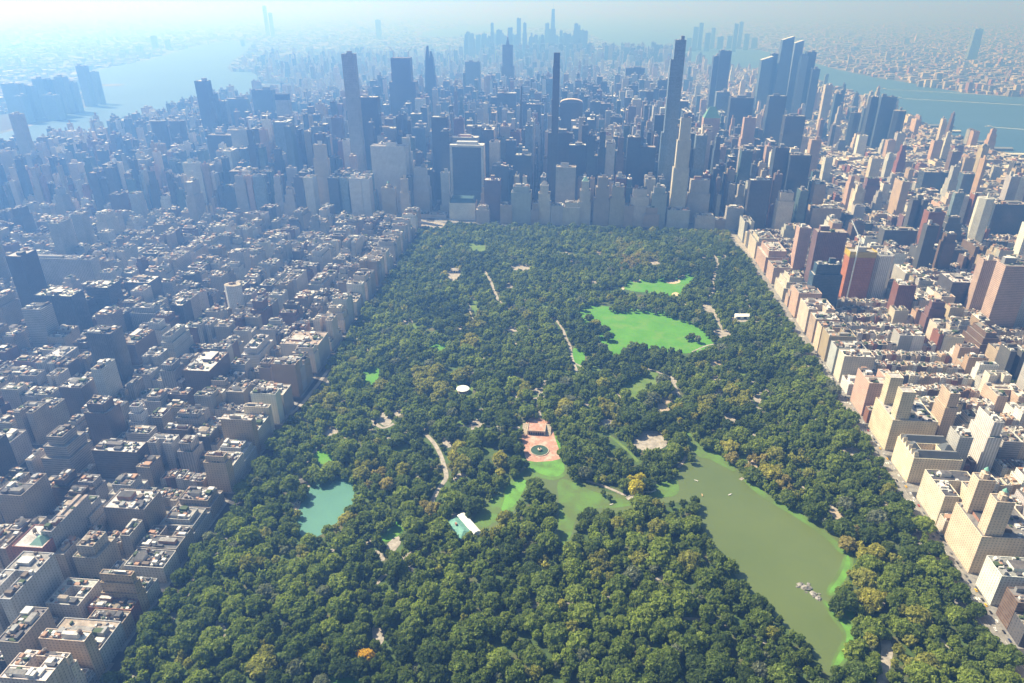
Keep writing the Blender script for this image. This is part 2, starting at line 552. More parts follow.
area('lake_water', LAKE, 0.45, 'lake', 5)
area('lake_arm_water', ARM, 0.50, 'lake', 5)
area('pond_water', POND, 0.45, 'teal', 3)
area('meadow_lawn', MEADOW, 0.40, 'lawn', 4)
area('ballfield_lawn', FIELD, 0.40, 'lawn', 3)
for p, m in LAWNS:
    area('small_lawn', p, 0.42, m, 3)
area('terrace_pavement', TERRACE, 0.62, 'brick', 1.0, 1)
area('plaza_pavement', PLAZA, 0.5, 'path', 2)
for p, m in BARE:
    area({'path': 'clearing_ground', 'earth': 'bare_earth_ground', 'rock': 'rocky_ground', 'meadow': 'clearing_ground'}[m], p, 0.46, m, 1.0, 1)
for c, w, h in (((636, 280.5), 9, 4), ((673, 281.5), 15, 5), ((681, 276.5), 8, 4), ((693, 274.5), 5, 4), ((675.5, 295), 8, 5), ((623, 288), 3, 4)):
    poly_sheet('infield_ground', ground([(c[0] + w / 2 * math.cos(a), c[1] + h / 2 * math.sin(a)) for a in [k * math.pi / 8 for k in range(16)]]), 0.55, 'sand')
# duckweed on the water
for pts, m, z in (([(528, 461), (545, 463), (561, 459), (566, 471), (556, 478), (540, 474), (529, 468)], 'algae', 0.60),
                  ([(556, 478), (575, 482), (590, 492), (640, 503), (620, 508), (590, 508), (574, 520), (572, 535), (563, 548), (558, 530), (560, 505)], 'thin_algae', 0.56),
                  ([(505, 488), (518, 480), (528, 480), (521, 496), (510, 511), (500, 512), (505, 500)], 'algae', 0.58),
                  ([(530, 466), (538, 480), (522, 496), (512, 510), (493, 524), (478, 531), (470, 521), (488, 503), (506, 487), (520, 475)], 'thin_algae', 0.55),
                  ([(648, 489), (660, 483), (676, 478), (680, 488), (676, 497), (650, 498)], 'thin_algae', 0.56),
                  ([(684, 430), (691, 434), (703, 449), (720, 456), (733, 464), (738, 474), (722, 466), (708, 458), (699, 458), (691, 446)], 'thin_algae', 0.56),
                  ([(847, 553), (851, 562), (846, 580), (832, 594), (828, 592), (838, 580), (845, 566)], 'algae', 0.58),
                  ([(822, 600), (834, 610), (854, 626), (852, 648), (840, 664), (830, 674), (838, 655), (847, 642), (846, 630), (833, 614)], 'algae', 0.58),
                  ([(741, 478), (753, 484), (774, 500), (795, 511), (815, 523), (836, 541), (846, 552), (842, 556), (830, 542), (812, 528), (792, 515), (772, 504), (751, 489)], 'thin_algae', 0.56)):
    poly_sheet('duckweed', ground(smooth(offset_px(pts, 0.3), 2)), z, m, 'stuff')
    if m == 'algae':
        poly_sheet('duckweed', ground(smooth(offset_px(pts, 4), 2)), z - 0.035, 'thin_algae', 'stuff')

# paths and drives
PATHS = [([(425, 434), (433, 442), (440, 454), (444, 466), (446, 478), (438, 490), (431, 504)], 6, 'path', 2.0),
         ([(603, 433), (612, 438), (621, 445), (630, 453), (638, 462)], 4.5, 'meadow', 1.6),
         ([(648, 369), (662, 374), (671, 380), (676, 388), (680, 398)], 4.5, 'path', 1.2),
         ([(885, 640), (887, 652), (884, 668), (882, 700)], 10, 'path', 4.0),
         ([(586, 481), (600, 485), (615, 491), (626, 496)], 4, 'path', 1.6),
         ([(713, 254), (718, 263), (714, 276), (713, 290), (708, 303), (716, 316), (722, 328), (730, 334)], 7, 'path', 0.3),
         ([(733, 236), (745, 248), (758, 262)], 14, 'path', 2.5),
         ([(554, 318), (562, 328), (566, 338), (570, 346), (572, 358), (578, 374)], 5, 'path', 0.6),
         ([(484, 270), (490, 280), (494, 290), (498, 300)], 6, 'path', 0.8),
         ([(572, 362), (590, 372), (612, 390), (622, 398)], 4, 'path', 0.0),
         ([(290, 415), (302, 404), (312, 392), (322, 379), (330, 368)], 6, 'path', 0.6),
         ([(692, 352), (706, 346), (716, 344)], 3, 'path', 1.0),
         ([(540, 418), (538, 405), (541, 392), (546, 380)], 6, 'path', 0.0),
         ([(372, 420), (382, 428), (394, 424)], 5, 'path', 0.4),
         ([(555, 240), (566, 252), (572, 262), (570, 275), (560, 290)], 6, 'path', 0.0),
         ([(686, 456), (683, 462), (678, 468)], 4, 'path', 1.2),
         ([(500, 300), (512, 320), (524, 345), (528, 380), (534, 415)], 6, 'path', 0.0),
         ([(740, 480), (760, 470), (790, 480), (830, 505), (870, 540), (900, 580)], 4, 'path', 0.0),
         ([(420, 260), (408, 300), (400, 350), (390, 400), (370, 430)], 6, 'path', 0.0),
         ([(360, 600), (380, 580), (400, 560), (430, 545)], 5, 'path', 0.0),
         ([(740, 280), (752, 310), (770, 350), (800, 400), (850, 460)], 6, 'path', 0.0),
         ([(430, 240), (470, 260), (520, 268), (580, 262), (640, 262), (700, 258)], 6, 'path', 0.0),
         ([(400, 300), (440, 290), (480, 300), (540, 300), (575, 305)], 5, 'path', 0.0),
         ([(380, 340), (420, 345), (450, 330), (500, 340), (545, 352), (572, 362)], 5, 'path', 0.0),
         ([(340, 400), (390, 412), (440, 400), (480, 410), (520, 402), (560, 396), (620, 404)], 5, 'path', 0.0),
         ([(300, 470), (330, 440), (380, 440), (420, 430), (470, 426), (520, 428)], 5, 'path', 0.0),
         ([(700, 350), (730, 370), (750, 400), (800, 440), (850, 470), (890, 510)], 5, 'path', 0.0),
         ([(690, 400), (720, 395), (760, 380), (800, 370)], 5, 'path', 0.0),
         ([(200, 640), (240, 610), (290, 570), (340, 548), (380, 540)], 5, 'path', 0.0),
         ([(400, 680), (450, 640), (520, 610), (600, 600), (680, 570)], 4, 'path', 0.0),
         ([(640, 300), (680, 305), (720, 300), (750, 320)], 5, 'path', 0.0),
         ([(520, 400), (500, 380), (480, 350), (470, 310), (460, 270), (455, 240)], 5, 'path', 0.0),
         ([(860, 600), (900, 610), (940, 640), (980, 670)], 5, 'path', 0.0),
         ([(620, 620), (700, 620), (760, 640), (800, 670)], 4, 'path', 0.0)]
PATHPX = []
for pts, w, m, ex in PATHS:
    c = curve_pts(pts)
    PATHPX.append((c, ex))
    ribbon('park_path', ground(c), w, 0.5, m)

# ------------------------------------------------------------------ streets and pavements
# only where it is dry
mb2 = MB()
for q0 in range(-5200, 4200, 200):
    for r0 in range(100, 9700, 200):
        if -3500 < q0 < 2300 and not in_water(q0 + 100, r0 + 100):
            xs = (q0, q0 + 200)
            if PARK0 - 210 < q0 < PARK1 + 10 and r0 < 1850:
                continue
            mb2.top(q0, q0 + 200, r0, r0 + 200, 0.15, 'asphalt', (0.5,) * 3)
mb2.top(-600, PARK0, 100, 1850, 0.2, 'asphalt', (0.5,) * 3)
mb2.top(-600, 600, 1850, 1900, 0.2, 'asphalt', (0.5,) * 3)
mb2.top(PARK1, 600, 100, 1850, 0.2, 'asphalt', (0.5,) * 3)
tag(mb2.build('streets_asphalt'), kind='structure')
ribbon('park_west_road', [(434.5, 150), (434.5, 1900)], 24, 0.3, 'avenue')
ribbon('fifth_avenue_road', [(-406, 150), (-406, 3900)], 24, 0.3, 'asphalt')
mb = MB()
for k in range(60):
    y = 330 + k * 26
    for x in (428.5, 434.5, 440.5):
        mb.top(x - 0.12, x + 0.12, y, y + 9, 0.34, 'paint', (0.5,) * 3)
for s in range(60, 79):
    for j in range(9):
        mb.top(423 + j * 2.7, 424.3 + j * 2.7, st(s) - 13, st(s) - 9.5, 0.34, 'paint', (0.5,) * 3)
tag(mb.build('road_markings'), kind='structure')

# ------------------------------------------------------------------ buildings: records
WALLS = {  # colour word: linear base colour
    'cream': (0.62, 0.54, 0.45), 'tan': (0.45, 0.37, 0.27), 'pale grey': (0.44, 0.43, 0.42), 'white': (0.66, 0.645, 0.61),
    'red brick': (0.27, 0.12, 0.085), 'brown brick': (0.20, 0.135, 0.10), 'buff brick': (0.40, 0.30, 0.21), 'pinkish': (0.50, 0.36, 0.29),
    'dark grey': (0.11, 0.11, 0.115), 'yellow stone': (0.70, 0.575, 0.42), 'blue glass': (0.06, 0.10, 0.15), 'dark glass': (0.03, 0.045, 0.065),
    'green glass': (0.07, 0.13, 0.13), 'bronze glass': (0.045, 0.04, 0.038), 'pale glass': (0.17, 0.23, 0.28), 'purple brick': (0.20, 0.12, 0.12),
    'orange': (0.48, 0.20, 0.10)}
ROOFS = [((0.46, 0.44, 0.41), 'pale'), ((0.62, 0.60, 0.57), 'white'), ((0.28, 0.27, 0.26), 'grey'), ((0.34, 0.29, 0.24), 'tan'), ((0.10, 0.10, 0.105), 'dark'), ((0.19, 0.185, 0.18), 'grey'), ((0.14, 0.13, 0.13), 'dark')]


def jit(c, a=0.12):
    k = 1 + RN.uniform(-a, a)
    return tuple(max(0.01, x * k * (1 + RN.uniform(-0.04, 0.04))) for x in c)


class B:
    __slots__ = ('x0', 'x1', 'y0', 'y1', 'h', 'kind', 'mat', 'word', 'tint', 'roof', 'rword', 'form', 'crown', 'label', 'hand', 'px', 'vis', 'feat', 'name', 'tank', 'z0', 'sheds', 'group', 'cat')

    def __init__(s, x0, x1, y0, y1, h, kind, mat, word, form='slab', crown=None, label=None, hand=False, tint=None, rword=None, name=None, tank=None, group=None, cat=None):
        s.x0, s.x1, s.y0, s.y1, s.h, s.kind, s.mat, s.word, s.form, s.crown, s.label, s.hand = x0, x1, y0, y1, h, kind, mat, word, form, crown, label, hand
        s.tint = tint or jit(WALLS[word])
        r = RN.choice(ROOFS)
        if rword:
            r = next(q for q in ROOFS if q[1] == rword)
        s.roof, s.rword = jit(r[0], 0.15), r[1]
        s.vis = 0
        s.feat = ''
        s.name = name or kind
        s.group, s.cat = group, cat
        s.tank = (RN.random() < 0.4 if kind == 'apartment_building' else False) if tank is None else tank
        s.sheds = None


BLD = []
HAND = []


def hand(b):
    b.hand = True
    HAND.append(b)
    BLD.append(b)
    return b


def kind_for(h, mat):
    return 'skyscraper' if h > 115 else ('office_building' if mat in ('glass', 'banded') or h > 115 else 'apartment_building')


def T(xl, xr, yt, Y, d, mat, word, form='slab', crown=None, label=None, **kw):
    """building whose north roof edge runs from pixel xl to xr at height yt, north face on the plane y = Y."""
    X0, h = on_y(xl, yt, Y)
    X1, _ = on_y(xr, yt + (xr - xl) * 0.05, Y)
    return hand(B(X0, X1, Y, Y + d, h, kw.pop('kind', None) or kind_for(h, mat), mat, word, form, crown, label, **kw))


def Rf(xl, yf, xr, h, d, mat, word, form='slab', crown=None, label=None, **kw):
    """building known by its north roof edge (pixels) and its height."""
    X0, Y = W(xl, yf, h)
    a, c = W(xr, yf, h)[0], 0
    # follow the street line to the pixel column xr
    lo, hi = X0, X0 + 400
    for _ in range(30):
        mid = (lo + hi) / 2
        if proj(mid, Y, h)[0] < xr:
            lo = mid
        else:
            hi = mid
    return hand(B(X0, lo, Y, Y + d, h, kw.pop('kind', None) or kind_for(h, mat), mat, word, form, crown, label, **kw))


# --- the row facing the park on the west side: (roof far px, roof near px, depth, ...)
def cp(far, near, d, mat, word, form='slab', crown=None, label=None, **kw):
    Y0, h = on_x(*near, CPW)
    Y1, _ = on_x(*far, CPW)
    return hand(B(CPW, CPW + d, Y0, Y1, h, 'apartment_building', mat, word, form, crown, label, **kw))


cp((985, 560), (1002, 576), 42, 'masonry', 'white', 'slab', None, 'white stone corner block below the twin towered cream block, dark north windows', rword='grey')
cp((954.5, 506.6), (982, 536.5), 62, 'masonry', 'yellow stone', 'twin', 'lantern', 'cream stone apartment block with two lantern topped towers, nearest of the twin towered blocks')
cp((925.4, 468), (945, 496), 50, 'masonry', 'cream', 'U', None, 'cream block with heavy cornice between the gabled block and the nearest twin towers', rword='dark')
cp((897, 439), (914, 458), 60, 'masonry', 'yellow stone', 'O', 'gables', 'yellowish block with dark gabled roof and courtyard below the yellow twin towered block')
cp((875.6, 398), (893, 420), 60, 'masonry', 'yellow stone', 'twin', 'flat', 'yellow stone apartment block with two plain flat topped towers facing the park')
cp((858, 368), (869.5, 383), 45, 'masonry', 'pinkish', 'U', None, 'pinkish stone block with arched roof court just above the yellow twin towered block')
cp((842, 377), (849, 384), 30, 'masonry', 'white', 'slab', None, 'low white building squeezed between taller blocks on the avenue by the park', rword='white')
cp((839, 350), (844.6, 356), 48, 'masonry', 'cream', 'slab')
cp((831.5, 340), (837, 348), 48, 'masonry', 'pale grey', 'slab')
cp((823, 328), (829.5, 336), 45, 'masonry', 'buff brick', 'U')
cp((817.5, 322), (822, 327), 45, 'masonry', 'yellow stone', 'slab')
cp((810.5, 313), (816, 319), 42, 'masonry', 'pinkish', 'slab')
cp((800.6, 298), (809, 309), 48, 'masonry', 'cream', 'U')
cp((792.5, 285), (799, 293), 44, 'masonry', 'pinkish', 'slab')
cp((777, 270), (785.6, 279), 50, 'masonry', 'cream', 'wed')
cp((768, 262), (774, 267.5), 40, 'masonry', 'pinkish', 'slab')
cp((758, 243), (767, 251.6), 52, 'masonry', 'pinkish', 'set1')
cp((750, 232), (757, 239), 52, 'masonry', 'cream', 'set1')

# --- west side behind the front row
Rf(816, 265, 845, 100, 28, 'banded', 'blue glass', 'set1', None, 'dark blue tower with setback top standing behind the avenue row, bright east edge', kind='apartment_building')
Rf(818, 232, 848, 125, 30, 'ribbed', 'purple brick', 'slab', None, 'wide purplish slab tower with vertical ribs beside the orange construction tower')
Rf(800, 228, 812, 115, 26, 'masonry', 'pinkish', 'slab')
Rf(851, 250, 878, 112, 30, 'ribbed', 'orange', 'site', None, 'orange tower under construction with yellow netting around its top', name='construction_tower', kind='skyscraper')
Rf(876, 256, 897, 98, 28, 'ribbed', 'white', 'cham', None, 'cream fluted tower with rounded corners right beside the orange construction tower')
Rf(899, 285, 917, 72, 26, 'ribbed', 'red brick', 'slab', None, 'pink red brick tower with dark vertical slots, in front of cream boxy roofs', rword='white')
Rf(920, 300, 938, 40, 45, 'masonry', 'cream', 'slab', None, None, rword='white')
Rf(931, 303, 950, 62, 22, 'masonry', 'purple brick', 'wed', None, 'dark purple stepped brick tower in front of the big cream roofed block')
Rf(953, 282, 987, 62, 55, 'banded', 'dark grey', 'slab', None, 'large block with wide cream roof and dark north face behind the pink slab', rword='white', kind='apartment_building')
T(1006, 1034, 266, W(987, 333)[1], 30, 'banded', 'pinkish', 'slab', None, 'tall salmon slab tower striped with balconies, at the right edge', kind='apartment_building')
T(1026, 1046, 283, W(1010, 330)[1], 26, 'masonry', 'white', 'slab', kind='apartment_building')
Rf(998, 396, 1030, 28, 40, 'masonry', 'pinkish', 'U')
Rf(993.5, 423, 1008, 78, 44, 'ribbed', 'white', 'set1', None, 'big white slab tower with bare bright side above the nearest twin towers', rword='tan', tank=True, kind='apartment_building')
Rf(960, 437, 974, 62, 26, 'masonry', 'pale grey', 'slab', None, 'slim greyish green tower with bright edge beside the big white slab tower')
Rf(950, 394, 963, 75, 30, 'masonry', 'tan', 'set1', None, 'slim tan tower with dark north face behind the yellow twin towered block')
Rf(903, 182, 911, 105, 55, 'masonry', 'pinkish', 'slab', None, 'tall pinkish cream slab with bright broad side, upper right among towers')
Rf(925, 172, 955, 75, 40, 'glass', 'dark glass', 'slab')
Rf(961, 196, 970, 88, 24, 'masonry', 'white', 'slab')
Rf(964, 174, 978, 85, 30, 'glass', 'blue glass', 'slab')
Rf(982, 199, 998, 128, 34, 'masonry', 'white', 'cham', None, 'big pale tower with bright white east side near the right edge')
Rf(996, 204, 1030, 85, 40, 'glass', 'dark glass', 'slab')
Rf(1016, 177, 1030, 110, 30, 'masonry', 'white', 'slab')
Rf(924, 227, 946, 60, 34, 'masonry', 'dark grey', 'set1')
Rf(947, 218, 966, 72, 34, 'masonry', 'dark grey', 'wed')
Rf(918, 249, 968, 38, 40, 'masonry', 'dark grey', 'slab', rword='dark')
Rf(885, 230, 918, 52, 34, 'masonry', 'dark grey', 'slab')
Rf(904, 216, 931, 48, 30, 'masonry', 'purple brick', 'slab')
Rf(867, 179, 882, 88, 30, 'masonry', 'purple brick', 'set1')
Rf(884, 184, 891, 70, 26, 'masonry', 'white', 'slab')
Rf(855, 190, 866, 76, 26, 'masonry', 'cream', 'slab')
# around the circle at the park's corner
T(742, 753, 151, 2120, 26, 'glass', 'green glass', 'slab', None, 'glass tower with bright slanted edge left of the two dark blue slabs')
T(776, 790, 148, 2010, 30, 'glass', 'dark glass', 'slab', None, 'narrower left one of two dark blue glass slabs near the park corner')
T(791, 812, 155, 1985, 32, 'glass', 'dark glass', 'slab', None, 'wider right one of two dark blue glass slabs near the park corner')
T(751, 772, 180, 1900, 26, 'glass', 'bronze glass', 'slab', None, 'dark brown glass tower at the park corner in front of the two blue slabs')
T(780, 796, 193, 1880, 30, 'masonry', 'cream', 'set1', None, 'bright cream slab standing in front of the two dark blue glass slabs')
T(813, 842, 208, 1905, 40, 'masonry', 'tan', 'slab')
T(690, 712, 180, 1960, 30, 'masonry', 'pale grey', 'set1')
T(728, 744, 208, 1895, 30, 'masonry', 'pale grey', 'slab')

# --- midtown skyline
T(8, 19, 114, 2170, 24, 'banded', 'pale grey', 'slab', None, 'solitary leaning looking slender grey tower at the left edge before the river')
T(194, 205.5, 81, 2700, 42, 'glass', 'dark glass', 'slab', None, 'tall dark flat slab standing against the pale river')
T(206, 214, 94, 2790, 30, 'glass', 'blue glass', 'slab')
T(213, 225, 101, 2830, 30, 'glass', 'pale glass', 'slab')
T(206, 231, 135, 2330, 40, 'glass', 'dark glass', 'slab', None, 'broad dark blue glass block directly below the tall dark river slab')
T(147, 163, 121, 2480, 34, 'masonry', 'dark grey', 'cham', None, 'left one of a pair of round cornered towers by the river')
T(166, 182, 121, 2480, 34, 'masonry', 'dark grey', 'cham', None, 'right one of a pair of round cornered towers by the river')
T(157, 172, 128, 2500, 28, 'masonry', 'pale grey', 'slab')
T(226, 246, 99, 3000, 34, 'glass', 'blue glass', 'slope', None, 'bluish slab widening downwards, right of the tall dark river slab')
T(251, 272, 90, 3000, 36, 'glass', 'blue glass', 'slab')
T(275, 288, 100, 2720, 30, 'banded', 'pale grey', 'slab', 'darktop', 'pale banded tower with a dark box on top')
T(301, 312, 110, 2600, 26, 'glass', 'dark glass', 'slab', 'mast', 'dark blue tower with pointed antenna left of the tallest left skyline tower')
T(230, 249, 130, 2260, 26, 'banded', 'pale grey', 'slab', None, 'tall pale banded apartment tower right of the broad dark blue block')
T(182, 197, 163, 2020, 24, 'ribbed', 'white', 'slab')
T(310, 326, 145, 1960, 24, 'masonry', 'tan', 'wed', None, 'slender limestone tower with stepped top left of the white ribbed slab', kind='skyscraper')
T(284, 296, 168, 1990, 22, 'masonry', 'pale grey', 'set1')
T(341, 353.5, 54, 2070, 28, 'masonry', 'pale grey', 'grid', None, 'very slender square grid tower, tallest of the left skyline', tint=(0.34, 0.36, 0.38))
T(354.5, 361.5, 86, 3200, 24, 'masonry', 'pale grey', 'set1', 'needle', 'silver tower with tapering needle just right of the slender grid tower')
T(358, 377, 97, 2250, 34, 'glass', 'dark glass', 'slab')
T(389, 415, 82, 2850, 60, 'glass', 'bronze glass', 'crowned', 'cranes', 'bronze stepped tower with dark upper box and cranes on its roof')
T(420, 437, 58, 3150, 48, 'glass', 'blue glass', 'taper', 'spire', 'tapering pale blue glass tower with split pointed top')
T(465, 480, 62, 3650, 30, 'glass', 'pale glass', 'slab')
T(431, 446.5, 117, 2150, 34, 'glass', 'dark glass', 'slab', None, 'plain dark blue slab left of the framed black glass slab')
T(500, 514.5, 45, 3900, 46, 'masonry', 'pale grey', 'wed2', 'esb', 'stepped grey tower with a long needle spire in the middle of the skyline', tint=(0.17, 0.17, 0.17))
T(497, 516, 93, 2700, 34, 'glass', 'blue glass', 'slab')
T(452, 481, 147, 2010, 34, 'glass', 'dark glass', 'slope2', 'frame', 'black glass slab with pale stone frame rising behind the green roofed hotel')
T(449, 475, 203, 1925, 45, 'masonry', 'white', 'slab', 'mansard', 'white hotel with steep dark green mansard roof at the park edge')
T(370, 405, 146, 1990, 40, 'ribbed', 'white', 'slab', None, 'broad white tower with fine vertical ribs, left of the framed black glass slab')
T(381, 394.5, 188, 1905, 20, 'masonry', 'tan', 'slab', 'lantern', 'slim pale tower with glassy top in front of the broad white ribbed tower')
T(402, 411, 177, 1965, 26, 'glass', 'dark glass', 'slab')
T(342, 361.5, 140, 2085, 30, 'ribbed', 'white', 'slab', None, 'bright white ribbed tower below the slender grid tower')
T(484, 500, 180, 1925, 30, 'masonry', 'purple brick', 'slab', None, 'reddish brown slab just right of the white hotel with mansard roof')
T(492, 508, 166, 1985, 34, 'glass', 'dark glass', 'slab')
T(410, 428, 168, 1985, 34, 'masonry', 'pale grey', 'wed')
T(412, 425, 128, 2250, 34, 'glass', 'blue glass', 'slab')
T(393, 410, 118, 2420, 34, 'glass', 'pale glass', 'slab')
T(373, 395, 128, 2300, 34, 'banded', 'pale grey', 'slab')
T(446, 478, 137, 2120, 30, 'banded', 'pale grey', 'slab')
T(466, 492, 126, 2300, 34, 'masonry', 'pale grey', 'slab')
T(517.5, 524.5, 86, 2380, 28, 'glass', 'bronze glass', 'taper2', None, 'thin dark tower tapering to a point left of the darkest supertall')
T(553, 560, 66, 2026, 22, 'glass', 'bronze glass', 'slab', 'stepback', 'pencil thin dark tower, darkest and thinnest of the supertalls')
T(526, 541, 104, 2700, 34, 'glass', 'dark glass', 'slab')
T(560, 583, 103, 2520, 34, 'glass', 'bronze glass', 'slab', 'barrel', 'wide brownish slab with barrel top right of the pencil thin tower')
T(626, 645, 68, 3950, 44, 'glass', 'dark glass', 'slab', None, 'isolated dark slab high in the skyline left of the tallest stepped tower')
T(585, 595, 84, 3400, 30, 'glass', 'dark glass', 'slab')
T(601, 607.5, 82, 3500, 30, 'glass', 'dark glass', 'slab')
T(675.5, 686.5, 40, 2020, 30, 'glass', 'pale glass', 'cpt', None, 'tallest glass supertall with stepped left side, right of centre')
T(679, 695, 118, 1925, 30, 'masonry', 'cream', 'wed', None, 'cream limestone tower with setbacks in front of the tallest glass supertall', kind='skyscraper')
T(655, 666, 115, 2210, 34, 'glass', 'dark glass', 'slab')
T(658, 671, 80, 3350, 34, 'glass', 'blue glass', 'slab')
T(511, 531, 187, 1908, 40, 'masonry', 'pale grey', 'set1')
T(537, 551, 186, 1908, 34, 'masonry', 'cream', 'wed', 'hip', 'cream stepped building with steep peaked roof in the row along the park end')
T(556, 576, 167, 1965, 30, 'banded', 'pale grey', 'slab', None, 'flat topped pale grey slab rising behind the row along the park end')
T(579, 592, 182, 1908, 34, 'masonry', 'cream', 'wed', 'hipgreen', 'cream stepped building with pale green roof in the row along the park end')
T(595, 611, 178, 1908, 36, 'masonry', 'tan', 'wed')
T(611, 626, 187, 1908, 36, 'masonry', 'tan', 'set1')
T(630, 651, 190, 1908, 40, 'masonry', 'cream', 'wed')
T(515, 531, 155, 2020, 34, 'glass', 'dark glass', 'slab')
T(548, 573, 133, 2080, 36, 'glass', 'bronze glass', 'slab')
T(569, 586, 145, 2045, 30, 'glass', 'dark glass', 'slab')
T(588, 595.5, 136, 1990, 26, 'glass', 'dark glass', 'slab', None, 'thin dark green slab with one bright edge behind the row along the park end')
T(628, 641, 137, 2060, 34, 'glass', 'dark glass', 'slab')
T(639, 656, 147, 2060, 30, 'glass', 'dark glass', 'slab')
T(653, 668, 188, 1908, 34, 'masonry', 'pale grey', 'set1')
for i, (a, b, y) in enumerate(((412, 446, 214), (476, 489, 207), (500, 512, 205), (531, 539, 204), (551, 563, 206), (563, 580, 203), (625, 634, 206), (644, 660, 208), (668, 690, 210), (696, 716, 216), (716, 730, 220))):
    T(a, b, y, 1900 if a > 440 else 1935, 36, 'masonry', ['pale grey', 'cream', 'tan', 'buff brick'][i % 4], ['slab', 'set1'][i % 2])
# western skyline
T(714, 720.5, 56, 3820, 40, 'glass', 'dark glass', 'slab')
T(720.5, 732, 51, 3800, 44, 'glass', 'dark glass', 'slab', None, 'tall dark blue glass slab, left of the river side cluster')
T(704, 720.5, 118, 2620, 40, 'masonry', 'pinkish', 'slab', 'pyramid', 'pinkish brick tower with green pyramid roof')
T(717, 730, 92, 3250, 34, 'glass', 'pale glass', 'slab')
T(762, 773, 60, 4000, 50, 'glass', 'blue glass', 'slab', 'slant', 'blue glass tower with slanted roof, leftmost of the river side cluster')
T(772, 779, 54, 4050, 40, 'glass', 'dark glass', 'slab')
T(782, 796, 40, 3980, 54, 'glass', 'blue glass', 'taper3', 'slant', 'tallest glass tower of the river side cluster, sloped top with jutting deck')
T(795.5, 804, 43, 4080, 46, 'glass', 'pale glass', 'slab', 'slant')
T(802, 809, 56, 3950, 40, 'glass', 'pale glass', 'slab')
T(808, 817, 52, 3960, 46, 'glass', 'dark glass', 'slab')
T(813, 820.5, 69, 3900, 40, 'glass', 'dark glass', 'slab')
T(770, 787, 96, 3000, 40, 'glass', 'dark glass', 'slab')
T(786, 806, 116, 2680, 40, 'glass', 'bronze glass', 'slab')
T(731, 754, 98, 3000, 40, 'glass', 'dark glass', 'slab')
T(826, 833.5, 85, 3500, 30, 'masonry', 'cream', 'slab')
T(836, 843, 94, 3450, 30, 'glass', 'blue glass', 'slab')
T(872, 879.5, 97, 3150, 34, 'glass', 'dark glass', 'slab', None, 'slimmest of three dark glass towers standing by the wide river')
T(882, 897.5, 97, 3120, 40, 'glass', 'blue glass', 'slab', None, 'broadest of three dark glass towers standing by the wide river')
T(896, 908, 111, 3060, 40, 'glass', 'dark glass', 'cham', None, 'lowest of three dark glass towers standing by the wide river')
T(852, 862.5, 113, 3060, 34, 'glass', 'dark glass', 'cham')
T(744, 758, 118, 2500, 34, 'masonry', 'pinkish', 'set1')
T(812, 822, 140, 2300, 30, 'masonry', 'pinkish', 'slab')
# far downtown tip
T(550, 556.5, 9, 9000, 60, 'glass', 'pale glass', 'taper', 'mast', 'tall far tower with antenna in the hazy cluster at the island tip', kind='skyscraper')
T(975, 985, 29, 8500, 55, 'glass', 'pale glass', 'taper3', None, 'lone pale tower across the wide river, far upper right', kind='skyscraper')
for k in range(46):
    x = 464 + k * 2.7 + RN.uniform(-2, 2)
    y = RN.choice((18, 23, 27, 30, 32, 33, 34, 35, 36, 37)) + 8 * abs((x - 530) / 65) ** 2 * RN.random()
    Y = RN.uniform(7700, 9400)
    if abs(x - 551) < 6:
        y = max(y, 29)
    T(x, x + RN.uniform(3, 6.5), y, Y, 45, 'glass', RN.choice(['pale glass', 'blue glass', 'pale glass']), RN.choice(['slab', 'set1', 'wed']), group='towers clustered at the far tip of the island')
for x, w, y in ((694, 5, 27), (700, 4, 23), (706, 5, 33), (712, 4, 28), (718, 6, 37), (728, 5, 36), (735, 4, 24), (740, 4, 22), (745, 5, 34), (752, 6, 38), (687, 5, 38)):
    T(x, x + w, y, RN.uniform(9800, 10600), 45, 'glass', RN.choice(['pale glass', 'blue glass']), 'slab', group='hazy towers across the water beyond the island')
for x, w, y, Y in ((0, 18, 84, 3600), (21, 9, 86, 3650), (31, 11, 79, 3720), (43, 9, 80, 3750), (53, 9, 77, 3850), (63, 9, 83, 3900), (75, 8, 66, 4150), (88, 6, 72, 4250), (12, 10, 96, 3500), (40, 14, 95, 3600)):
    T(x, x + w, y, Y, 45, 'glass', RN.choice(['pale glass', 'blue glass']), 'slab', group='glass towers on the far bank of the pale river')
for x, w, y, Y in ((262, 3, 6, 14000), (268, 3, 13, 13500), (150, 5, 36, 9800), (164, 4, 40, 9600), (135, 5, 46, 9000), (120, 6, 50, 8600), (375, 5, 20, 13000), (240, 3, 40, 10500)):
    T(x, x + w, y, Y, 50, 'glass', 'pale glass', 'slab', group='lone far towers in the haze beyond the pale river')

# --- upper east side, known roofs
Rf(91, 450, 136, 45, 25, 'banded', 'brown brick', 'slab', None, 'office block with blue window grid and white roof, left part of picture', rword='white')
Rf(34, 440, 63, 62, 45, 'banded', 'tan', 'wed', None, 'broad stepped brownish block with long terraces, near the left edge')
Rf(81, 405, 104, 68, 30, 'masonry', 'brown brick', 'set1')
Rf(124, 408, 139, 52, 20, 'masonry', 'white', 'wed', None, 'bluish white stepped tower beside a tan block, left part of picture')
Rf(58, 387, 81, 50, 30, 'masonry', 'brown brick', 'slab')
Rf(90.5, 369, 101, 72, 34, 'masonry', 'white', 'slab', None, 'narrow tower with blank white side below the dark slab tower')
Rf(85, 333, 110, 88, 32, 'ribbed', 'dark grey', 'slab', None, 'dark slab tower rising alone amid low roofs at left')
Rf(85, 287, 107, 62, 40, 'banded', 'dark grey', 'slab', None, 'left one of two cubic grey blocks with pale flat roofs', rword='white', kind='office_building')
Rf(125, 282, 149, 62, 40, 'banded', 'dark grey', 'slab', None, 'right one of two cubic grey blocks with pale flat roofs', rword='white', kind='office_building')
